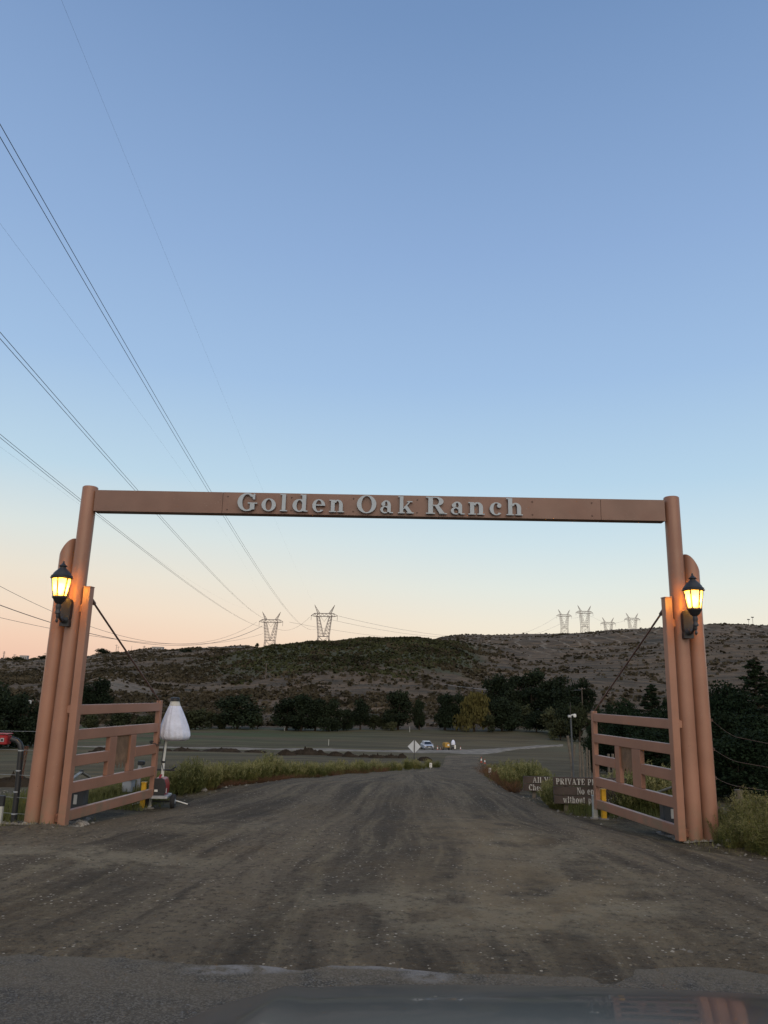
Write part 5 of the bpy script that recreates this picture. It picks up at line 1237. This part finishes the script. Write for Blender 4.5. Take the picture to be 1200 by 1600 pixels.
TREES = [
 (370, 1140, 1083, 76, 245, 'round', 'big round dark tree standing alone left of the tree belt', 0),
 (343, 1139, 1112, 26, 243, 'bush', 'low bush at the left foot of the lone round tree', 0), (402, 1138, 1112, 24, 243, 'bush', 'low bush at the right foot of the lone round tree', 1),
 (447, 1145, 1088, 50, 240, 'tall', 'dark tree at the left end of the thick tree belt', 0), (470, 1146, 1084, 52, 236, 'tall', 'tallest dark tree in the left half of the thick tree belt', 1),
 (492, 1146, 1090, 46, 238, 'tall', 'dark tree in the middle of the thick tree belt', 2), (513, 1146, 1090, 44, 236, 'round', 'dark tree at the right end of the thick tree belt', 1),
 (537, 1143, 1104, 30, 242, 'round', 'lower grey green tree right of the thick tree belt', 2), (563, 1141, 1091, 36, 245, 'tall', 'slim dark tree between the thick belt and the twin trees', 3),
 (585, 1141, 1112, 26, 246, 'bush', 'olive bush right of the slim dark tree', 2), (603, 1142, 1116, 26, 246, 'bush', 'pale green bush between slim tree and twin trees', 0),
 (622, 1141, 1078, 52, 245, 'tall', 'tall broad dark tree left of the narrow cypress shape', 1), (655, 1139, 1090, 24, 246, 'tall', 'narrow dark tree with a pointed top in mid valley', 0),
 (610, 1143, 1126, 22, 240, 'bush', 'low bush below the tall broad dark tree', 1),
 (695, 1140, 1082, 40, 246, 'tall', 'dark tree just left of the yellow willow', 2), (714, 1141, 1080, 40, 250, 'round', 'dark tree partly behind the yellow willow', 3),
 (741, 1141, 1080, 56, 240, 'willow', 'yellowish willow with drooping leaves in the dark tree belt', 0),
 (784, 1141, 1088, 48, 243, 'round', 'dark tree just right of the yellow willow', 0), (763, 1142, 1112, 24, 238, 'bush', 'low bush under the right side of the willow', 2),
 (775, 1092, 1049, 52, 318, 'round', 'dark oak at the left end of the upper grove', 1), (808, 1094, 1050, 50, 312, 'round', 'second dark oak from the left of the upper grove', 2),
 (845, 1096, 1044, 62, 312, 'round', 'highest dark oak crowning the upper grove', 3), (872, 1098, 1053, 52, 308, 'round', 'dark oak right of the highest oak in the upper grove', 0),
 (908, 1096, 1057, 40, 306, 'round', 'dark oak at the right end of the grove by the pole', 1), (830, 1106, 1070, 50, 300, 'round', 'front left dark oak low in the upper grove', 2), (872, 1110, 1072, 56, 296, 'round', 'front right dark oak low in the upper grove', 0), (795, 1108, 1074, 46, 300, 'round', 'front dark oak above the gap in the valley trees', 3),
 (795, 1140, 1090, 42, 246, 'round', 'broad dark tree below the upper grove', 2), (815, 1128, 1098, 40, 262, 'bush', 'grey green bush below the upper grove', 0), (838, 1140, 1108, 40, 240, 'round', 'small round dark tree on the field edge under the grove', 0),
 (862, 1134, 1102, 44, 235, 'bush', 'grey green bush behind the security camera pole', 1), (886, 1132, 1096, 44, 225, 'round', 'grey green tree left of the right pines', 1), (905, 1134, 1092, 40, 210, 'bush', 'olive bush just left of the gate end', 2), (875, 1136, 1120, 34, 215, 'bush', 'pinkish dry bush on the field edge', 1),
 (5, 1137, 1064, 70, 150, 'round', 'large dark tree cut by the left picture edge', 1), (30, 1140, 1082, 56, 146, 'round', 'dark tree in front of the large left edge tree', 2), (52, 1137, 1106, 30, 150, 'bush', 'pale dry bush behind the short lamp pole', 0), (-18, 1140, 1070, 60, 140, 'tall', 'dark tree mostly outside the left picture edge', 0),
 (152, 1090, 1058, 48, 300, 'round', 'round dark tree on the slope seen between post and gate', 3), (132, 1090, 1064, 34, 296, 'round', 'smaller dark tree touching the left gate column', 1),
 (160, 1029, 1012, 25, 870, 'round', 'round tree standing on the left skyline ridge', 0), (66, 1033, 1023, 16, 870, 'round', 'small round tree on the ridge left of the posts', 1), (27, 1036, 1024, 20, 860, 'bush', 'dark bush on the ridge between masts', 2), (12, 1037, 1026, 16, 860, 'bush', 'dark bush below the tallest ridge mast', 0), (52, 1036, 1026, 14, 860, 'bush', 'dark bush right of the pale square building', 1),
 (247, 1021, 1016, 9, 860, 'bush', 'small dark bush below the flat pale ridge building', 0), (290, 1024, 1012.5, 20, 800, 'round', 'grey tree on the ridge slope left of the tan wall', 2), (347, 1020, 1013.5, 16, 820, 'round', 'small grey tree in front of the tan wall', 3), (402, 1011, 1004, 7, 640, 'bush', 'small dark bush on the skyline left of the towers', 1),
 (130, 1028, 1022, 12, 870, 'bush', 'low bush on the ridge left of the round tree', 2), (180, 1026, 1017, 16, 870, 'bush', 'low bush on the ridge right of the round tree', 0),
 (933, 1067 + 36, 1098, 10, 300, 'bush', 'single small dark bush on the slope above the gate end', 0),
 (185, 1140, 1110, 36, 240, 'bush', 'green bush seen through the top of the left gate', 1), (225, 1140, 1114, 34, 240, 'bush', 'grey bush seen through the left gate near its tip', 2), (305, 1140, 1104, 44, 238, 'bush', 'broad olive bush between balloon light and lone tree', 0), (330, 1130, 1108, 30, 250, 'bush', 'olive bush touching the lone round tree', 2), (140, 1138, 1112, 30, 230, 'bush', 'dark bush seen beside the left gate column', 0),
]
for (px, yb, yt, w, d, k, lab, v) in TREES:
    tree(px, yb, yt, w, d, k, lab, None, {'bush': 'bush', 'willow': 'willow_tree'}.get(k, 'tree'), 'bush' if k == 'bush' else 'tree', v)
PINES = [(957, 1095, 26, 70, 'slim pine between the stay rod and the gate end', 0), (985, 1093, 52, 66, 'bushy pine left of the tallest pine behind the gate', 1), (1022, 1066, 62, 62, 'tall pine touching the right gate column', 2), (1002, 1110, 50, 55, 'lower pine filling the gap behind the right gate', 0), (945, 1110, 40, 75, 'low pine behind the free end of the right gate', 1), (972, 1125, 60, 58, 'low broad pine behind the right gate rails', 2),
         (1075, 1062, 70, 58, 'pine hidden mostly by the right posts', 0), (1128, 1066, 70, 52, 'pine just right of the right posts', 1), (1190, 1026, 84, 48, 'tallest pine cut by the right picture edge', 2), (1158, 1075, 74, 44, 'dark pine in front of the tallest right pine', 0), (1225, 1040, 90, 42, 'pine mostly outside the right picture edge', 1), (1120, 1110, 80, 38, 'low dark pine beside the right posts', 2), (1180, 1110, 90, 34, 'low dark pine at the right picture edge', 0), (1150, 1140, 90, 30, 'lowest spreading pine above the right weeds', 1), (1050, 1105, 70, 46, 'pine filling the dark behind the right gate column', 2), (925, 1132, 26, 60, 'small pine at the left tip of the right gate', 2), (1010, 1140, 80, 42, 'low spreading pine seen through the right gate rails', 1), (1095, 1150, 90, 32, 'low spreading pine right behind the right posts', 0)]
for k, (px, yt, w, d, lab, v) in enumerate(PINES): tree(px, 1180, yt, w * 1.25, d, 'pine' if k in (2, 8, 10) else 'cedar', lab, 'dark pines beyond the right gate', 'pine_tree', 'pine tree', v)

# weeds along the road
def weed_mesh(seed, n, dens, spread, tipm, lean=.3, leafm=WEEDG, curl=.0):
    g = np.random.default_rng(seed); V = []; Q = []; mi = []
    def blade(a, b, w, side, m):
        k = len(V); V.extend([a - side * w, a + side * w, b + side * w * .55, b - side * w * .55]); Q.append((k, k + 1, k + 2, k + 3)); mi.append(m)
    for i in range(n):
        a = g.random() * 6.28; r = spread * math.sqrt(g.random()); h_ = (.55 + .45 * g.random()) * (1 - .35 * r / spread)
        p = np.array([r * math.cos(a) * .5, r * math.sin(a) * .5, -.02]); dv = np.array([math.cos(a) * r * lean * 2.2 + .07 * g.normal(), math.sin(a) * r * lean * 2.2 + .07 * g.normal(), h_])
        side = np.array([-math.sin(a + g.random()), math.cos(a + g.random()), 0]); pr = p
        for s in range(1, 4):
            q = p + dv * (s / 3) + np.array([0, 0, -.06 * (s / 3) ** 2]); blade(pr, q, .0055 * (1.25 - s * .22), side, 0); pr = q
        for j in range(dens):
            t = .12 + .88 * g.random(); c = p + dv * t; d = rand_dirs(g, 1)[0]; d[2] = abs(d[2]) * .9 + .25; ln = (.07 + .07 * g.random()) * (1.15 - .5 * t)
            sd = np.cross(d, rand_dirs(g, 1)[0]); sd /= np.linalg.norm(sd) + 1e-6
            blade(c, c + d * ln, .0075, sd, 1 if t > .72 and g.random() < .7 else 0)
    me = np_mesh('stems', V, Q, leafm); me.materials.append(tipm); me.polygons.foreach_set('material_index', mi); return me
WG = [weed_mesh(200 + i, 60, 26, .42, WEEDY) for i in range(4)]
WR = [weed_mesh(300 + i, 50, 24, .6, WEEDR, .8, WEEDR) for i in range(2)]
def weed(px, yb, yt, kind, label, group, d=None, wf=1.):
    if d is None: x, y = edge_pt(px, yb); d = math.hypot(x, y)
    p = spot(px, d, yb); h_ = max(.08, height_at(px, yt, d) - p.z)
    o = link(bpy.data.objects.new('weed_clump', (WG if kind == 'g' else WR)[rnd.randrange(4 if kind == 'g' else 2)])); o.location = p; o.rotation_euler = (0, 0, rnd.random() * 6.28)
    s = h_ / .93; o.scale = (s * wf, s * wf, s); tag(o, label, 'weed', group)
def lerp_list(L_, x): return np.interp(x, [p[0] for p in L_], [p[1] for p in L_])
BASEL = [(60, 1285), (150, 1262), (260, 1246), (310, 1240), (360, 1228), (430, 1220), (520, 1212.5), (600, 1207.5), (680, 1201)]
TOPL = [(60, 1250), (110, 1235), (180, 1213), (265, 1190), (300, 1176), (330, 1182), (360, 1186), (385, 1180), (418, 1168), (445, 1184), (520, 1185), (560, 1179), (610, 1186), (640, 1180), (680, 1186)]
r2 = random.Random(11)
for i in range(84):
    px = 262 + 420 * (i / 83) + r2.uniform(-4, 4); back = r2.random() * 8
    yb = lerp_list(BASEL, px) - back * (1 if px < 420 else .35); yt = lerp_list(TOPL, px) + r2.uniform(-2, 9)
    weed(px, yb, min(yt, yb - 8), 'g', 'green yellow weed clump ' + ('in the tall stand beside the balloon light' if px < 325 else 'in the dip right of the tall stand by the balloon light' if px < 395 else 'in the tallest spire of the left strip' if px < 445 else 'in the low middle of the left strip' if px < 560 else 'in the thin end of the left strip below the diamond sign' if px < 650 else 'at the very end of the left strip by the white marker'), 'green weeds left of the road', wf=.8)
for i in range(26):
    px = (332 + 120 * (i / 19) if i < 20 else 470 + (i - 20) * 24) + r2.uniform(-6, 6); yb = lerp_list(BASEL, px) + .5
    weed(px, yb, yb - r2.uniform(6, 14), 'r', 'low rust brown dead weed ' + ('in the dense patch on the left road edge' if px < 460 else 'sparse along the far left road edge'), 'rust brown weeds left of the road', wf=1.3)
for i in range(26):
    px = 140 + 110 * (i / 25) + r2.uniform(-4, 4); yb = lerp_list(BASEL, px) - 6 - r2.random() * 8; weed(px, yb, lerp_list(TOPL, px) + r2.uniform(0, 14), 'g', 'tall green weed behind the left gate leaf', 'green weeds behind the left gate', wf=.8)
BASER = [(756, 1203), (775, 1219), (800, 1236), (830, 1248), (870, 1268), (930, 1282)]
for i in range(44):
    px = 762 + 125 * (i / 43) + r2.uniform(-3, 3); yb = lerp_list(BASER, px) - 1 - r2.random() * 10; yt = np.interp(px, [755, 780, 800, 830, 850, 870, 900], [1192, 1184, 1182, 1183, 1190, 1212, 1225]) + r2.uniform(-3, 14)
    if 800 < px < 864 and yb > 1229: yb -= 18
    weed(px, yb, min(yt, yb - 8), 'g', 'green yellow weed clump ' + ('at the road bend by the small white marker' if px < 790 else 'in the tall stand left of the check in sign' if px < 825 else 'between the two wooden signs and the field' if px < 860 else 'just left of the dark plank sign'), 'green weeds right of the road', wf=.85)
for i in range(16):
    px = 764 + 40 * (i / 15) + r2.uniform(-2, 2); yb = lerp_list(BASER, px) + .5; weed(px, yb, yb - r2.uniform(14, 26), 'r', 'rust brown dead weed on the right road edge', 'rust brown weeds right of the road', wf=.9)
for i in range(24):
    px = 864 + 52 * (i / 23); yb = np.interp(px, [864, 920], [1264, 1271]) - r2.random() * 3; weed(px, yb, yb - r2.uniform(14, 26), 'g', 'short green weed in front of the dark plank sign', 'green weeds before the plank sign', wf=1.3)
for i in range(30):
    px = 955 + 105 * (i / 29) + r2.uniform(-4, 4); yb = 1262; d_ = 13.9 + 2.4 * r2.random(); weed(px, yb, 1252 - r2.uniform(14, 72), 'g', 'green weed seen between the rails of the right gate ' + ('left of its panel' if px < 985 else 'under its panel' if px < 1012 else 'right of its panel'), 'green weeds behind the right gate', d=d_, wf=.8)
for i in range(12):
    px = 857 + 14 * (i / 11); weed(px, 1240, 1205 + r2.uniform(0, 20), 'g', 'green weed screening the small check in sign', 'green weeds before the check in sign', d=14.7 + .2 * r2.random(), wf=.7)
# big dried bushes to the right of the posts
def big_weed_mesh(seed):
    g = np.random.default_rng(seed); V = []; Q = []; mi = []
    def blade(a, b, w, side, m):
        k = len(V); V.extend([a - side * w, a + side * w, b + side * w * .5, b - side * w * .5]); Q.append((k, k + 1, k + 2, k + 3)); mi.append(m)
    for i in range(46):
        a = g.random() * 6.28; r = .45 * math.sqrt(g.random()); p = np.array([.12 * math.cos(a), .12 * math.sin(a), -.03]); dv = np.array([math.cos(a) * r * 1.1, math.sin(a) * r * 1.1, .95 - .5 * r]) * (.45 + .6 * g.random()); pr = p
        side = np.array([-math.sin(a), math.cos(a), 0])
        for s in range(1, 5):
            q = p + dv * (s / 4) + g.normal(size=3) * .012; blade(pr, q, .004, side, 0)
            for j in range(8):
                c = pr + (q - pr) * g.random(); d = rand_dirs(g, 1)[0]; d[2] = abs(d[2]) * .7 + .1; sd = np.cross(d, rand_dirs(g, 1)[0]); sd /= np.linalg.norm(sd) + 1e-6; blade(c, c + d * (.05 + .07 * g.random()), .006, sd, 0)
            pr = q
        for j in range(26 if g.random() < .7 else 6):
            c = pr + g.normal(size=3) * np.array([.035, .035, .04]); d = rand_dirs(g, 1)[0]; sd = rand_dirs(g, 1)[0]; blade(c, c + d * .022, .010, sd, 1)
    me = np_mesh('stems', V, Q, WEEDG); me.materials.append(DRYB); me.polygons.foreach_set('material_index', mi); return me
BW = [big_weed_mesh(400 + i) for i in range(3)]
for i, (px, yb, yt, d_, wf) in enumerate(((1128, 1322, 1262, 11.3, .8), (1142, 1320, 1252, 11.9, .9), (1150, 1318, 1240, 12.3, .8), (1163, 1326, 1250, 11.2, .9), (1168, 1318, 1224, 12.7, .7), (1182, 1326, 1222, 11.9, .7), (1192, 1326, 1228, 11.3, .8), (1203, 1326, 1236, 11.8, .8), (1176, 1326, 1268, 10.9, 1.), (1140, 1322, 1278, 10.9, 1.), (1198, 1330, 1266, 10.8, 1.), (1218, 1326, 1230, 11.5, .9), (1155, 1320, 1272, 11.0, .9), (1130, 1318, 1244, 12.6, .8), (1187, 1318, 1250, 13.2, .9), (1122, 1318, 1290, 11.0, .8), (1210, 1325, 1280, 10.9, 1.))):
    p = spot(px, d_, yb); h_ = height_at(px, yt, d_) - p.z; o = link(bpy.data.objects.new('dry_bush', BW[i % 3])); o.location = p; o.rotation_euler = (0, 0, i * 1.3); o.scale = (h_ * wf, h_ * wf, h_)
    tag(o, 'olive bush with dried seed heads ' + ('tallest of those at the right picture edge' if yt < 1232 else 'close against the right outer post' if px < 1145 and yt < 1275 else 'low at the foot of the right thicket' if yt >= 1262 else 'in the middle of the thicket right of the posts'), 'bush', 'seed head bushes right of the gate')
# short grass of the verges
def grass(name, n, gen, hmin, hmax, seed, label, m=GRASS):
    g = np.random.default_rng(seed); x, y = gen(g, n); z = H(x, y) - .01; h_ = hmin + (hmax - hmin) * g.random(n) ** 1.5; a = g.random(n) * 6.28; le = .5 * h_ * g.random(n)
    w = .0045 + .004 * g.random(n); A = np.stack([x, y, z], -1); S_ = np.stack([np.cos(a), np.sin(a), 0 * a], -1) * w[:, None]; T = A + np.stack([-np.sin(a) * le, np.cos(a) * le, h_], -1)
    P = np.stack([A - S_, A + S_, T], 1).reshape(-1, 3); o = link(bpy.data.objects.new(name, np_mesh(name, P, np.arange(3 * n).reshape(n, 3), m))); return tag(o, label, 'grass', kind='stuff')
def gv(g, n):
    k = g.random(n); x = np.where(k < .45, -4.7 - 3.5 * g.random(n), np.where(k < .62, 4.5 + 4 * g.random(n), np.where(k < .82, 3.2 + 1.4 * g.random(n), -4.6 + 1.0 * g.random(n))))
    y = np.where(k < .45, 10.9 + 2.5 * g.random(n), np.where(k < .62, 10.55 + 2.5 * g.random(n), np.where(k < .82, 13.2 + 2.2 * g.random(n), 12.6 + 3.2 * g.random(n)))); return x, y
grass('verge_grass', 22000, gv, .04, .26, 5, 'green grass growing on the verges around the gate posts')
def gv2(g, n):
    d = 13.5 + 12 * g.random(n); t = g.random(n); bl = np.interp(d, [13, 16, 20, 25], [-3.4, -3.6, -3.2, -1.0]); x = np.where(t < .6, bl - 3.5 * g.random(n), np.interp(d, [13, 16, 20, 26], [3.1, 3.0, 3.0, 3.3]) + 3 * g.random(n)); return x, np.sqrt(np.maximum(1, d * d - x * x))
grass('roadside_grass', 26000, gv2, .06, .26, 6, 'thin green grass below the weeds on both road edges')
def gfringe(g, n):
    s = np.sign(g.random(n) - .5); x = s * (3.9 + 4.5 * g.random(n)); return x, 10.2 + .5 * g.random(n) + .3 * g.normal(size=n)
grass('dry_grass', 5000, gfringe, .02, .09, 8, 'short yellowish dry grass at the foot of the posts', DRYB)
# chaparral on the hills
def scrub(n, seed, cond, smin, smax, label, m, leaves=6):
    g = np.random.default_rng(seed); a = R(33) * (2 * g.random(n) - 1); d = np.sqrt(262 ** 2 + (940 ** 2 - 262 ** 2) * g.random(n)); x, y = d * np.sin(a), d * np.cos(a)
    keep = g.random(n) < cond(x, y, d); x, y, d = x[keep], y[keep], d[keep]; n = len(x); z = H(x, y); s = smin + (smax - smin) * g.random(n) ** 2
    k = leaves; dv = rand_dirs(g, n * k).reshape(n, k, 3); dv[..., 2] = np.abs(dv[..., 2]) * .75
    C = np.stack([x, y, z + .05 * s], -1)[:, None] + dv * (s * .55)[:, None, None]
    U = rand_dirs(g, n * k); V = np.cross(U, rand_dirs(g, n * k)); V /= np.linalg.norm(V, axis=1)[:, None] + 1e-6; sz = np.repeat(s, k)[:, None] * .42
    P, q = quads(C.reshape(-1, 3), U * sz, V * sz); o = link(bpy.data.objects.new('hill_scrub', np_mesh('hill_scrub', P, q, m))); return tag(o, label, 'scrub', kind='stuff')
def c_cap(x, y, d):
    a = x / y + .05 * fbm(x / 60, y / 60, 3, 60); dd = d + 150 * fbm(x / 45, y / 45, 4, 61)
    return sstep(-.24, -.12, a) * (1 - sstep(.095, .14, a)) * sstep(410, 480, dd) * (1 - sstep(640, 680, d)) * (.45 + .9 * vn(x / 20, y / 20, 62))
def c_all(x, y, d):
    v = vn(x / 38, y / 22, 64) * .5 + vn(x / 13, y / 13, 65) * .35 + vn(x / 5, y / 5, 66) * .3; gl = 1 - sstep(.0, .045, np.abs(fbm(x / 95, y / 95, 3, 5))); a = x / y; w = vn(x / 110, y / 80, 67)
    return (.05 + .8 * sstep(.44, .80, v) * (.25 + sstep(.3, .65, w))) * (1 - .84 * sstep(.13, .2, a)) * (1 - .6 * sstep(640, 780, d)) + .35 * gl
scrub(70000, 21, c_cap, .8, 2.3, 'dense green chaparral capping the middle hill', mat('chaparral_green', (.032, .038, .017), .9, .4, .03, base2=(.055, .060, .028), coords='Object', spec=.08))
scrub(170000, 22, c_all, .45, 2.0, 'scattered grey brown scrub dotting the dry hillsides', mat('chaparral_grey', (.036, .034, .021), .9, .4, .03, base2=(.075, .062, .040), coords='Object', spec=.08))

# ------------------------------------------------------------------ the front of the vehicle the view is taken from
def bonnet():
    cx = .46; g = thing('car', (cx, 0, 0), 0, 'front of a dark blue car with glossy bonnet at the bottom edge', 'car')
    nu, nv = 61, 61; us = np.linspace(-1, 1, nu); vs = np.linspace(0, 1, nv)
    U, Vv = np.meshgrid(us, vs); hw = .97
    front = 2.12 - .14 * np.abs(U) ** 2.4 - .10 * np.abs(U) ** 8
    Y = .72 + (front - .72) * Vv; X = U * hw
    t = front - Y
    crown = -.022 * U ** 2 - .13 * np.abs(U) ** 7
    Zs = 1.333 - .075 * (Y - .72) - .050 * (Y - .72) ** 2.69 + crown - .06 * np.exp(-t / .045) - .05 * np.exp(-t / .012)
    crease = .010 * np.exp(-((np.abs(U) - .72 + .05 * Vv) / .035) ** 2); Zs = Zs + crease
    V = np.stack([X, Y, Zs], -1).reshape(-1, 3); i, j = np.meshgrid(np.arange(nv - 1), np.arange(nu - 1), indexing='ij')
    q = np.stack([i * nu + j, i * nu + j + 1, (i + 1) * nu + j + 1, (i + 1) * nu + j], -1).reshape(-1, 4)
    me = np_mesh('bonnet', V, q, CARBLUE); me.polygons.foreach_set('use_smooth', [True] * len(me.polygons)); link(bpy.data.objects.new('bonnet', me), g)
    # nose, wings and bumper wrap under the bonnet edge
    edge = [(X[k, 0], Y[k, 0], Zs[k, 0]) for k in range(0, nv, 3)] + [(X[-1, k], Y[-1, k], Zs[-1, k]) for k in range(1, nu, 3)] + [(X[k, -1], Y[k, -1], Zs[k, -1]) for k in range(nv - 2, -1, -3)]
    lv = []
    for (x, y, z) in edge:
        for (f, zz) in ((1.0, z - .006), (1.02, z - .10), (1.03, .75), (1.02, .45), (.97, .30)): lv.append((x * f, y * (1 if f < 1.001 else 1 + (f - 1) * 1.2), zz))
    n = len(edge); fs = [(a * 5 + k, (a + 1) * 5 + k, (a + 1) * 5 + k + 1, a * 5 + k + 1) for a in range(n - 1) for k in range(4)]
    mb = MB(); mb.add(lv, fs); mb.build('front_body', CARBLUE, g, 50)
    for s in (-1, 1):
        mb = MB(); mb.bbox((s * .70, 2.02, .93), (.34, .12, .14), .03); mb.build('headlight', LAMPLENS, g)
        mb = MB(); mb.lathe([(.2, -.12), (.34, -.12), (.36, 0), (.34, .12), (.2, .12)], 28, (s * .80, 1.15, .36), Matrix.Rotation(R(90), 3, 'Y')); wo = mb.build('wheel', TYRE, g, 40)
        mb = MB(); mb.lathe([(.05, -.125), (.21, -.122), (.21, .122), (.05, .125)], 16, (s * .80, 1.15, .36), Matrix.Rotation(R(90), 3, 'Y')); mb.build('rim', GALV, wo, 40)
    mb = MB(); mb.bbox((0, 2.15, .78), (.95, .05, .24), .02); mb.build('grille', BLACK, g)
bonnet()
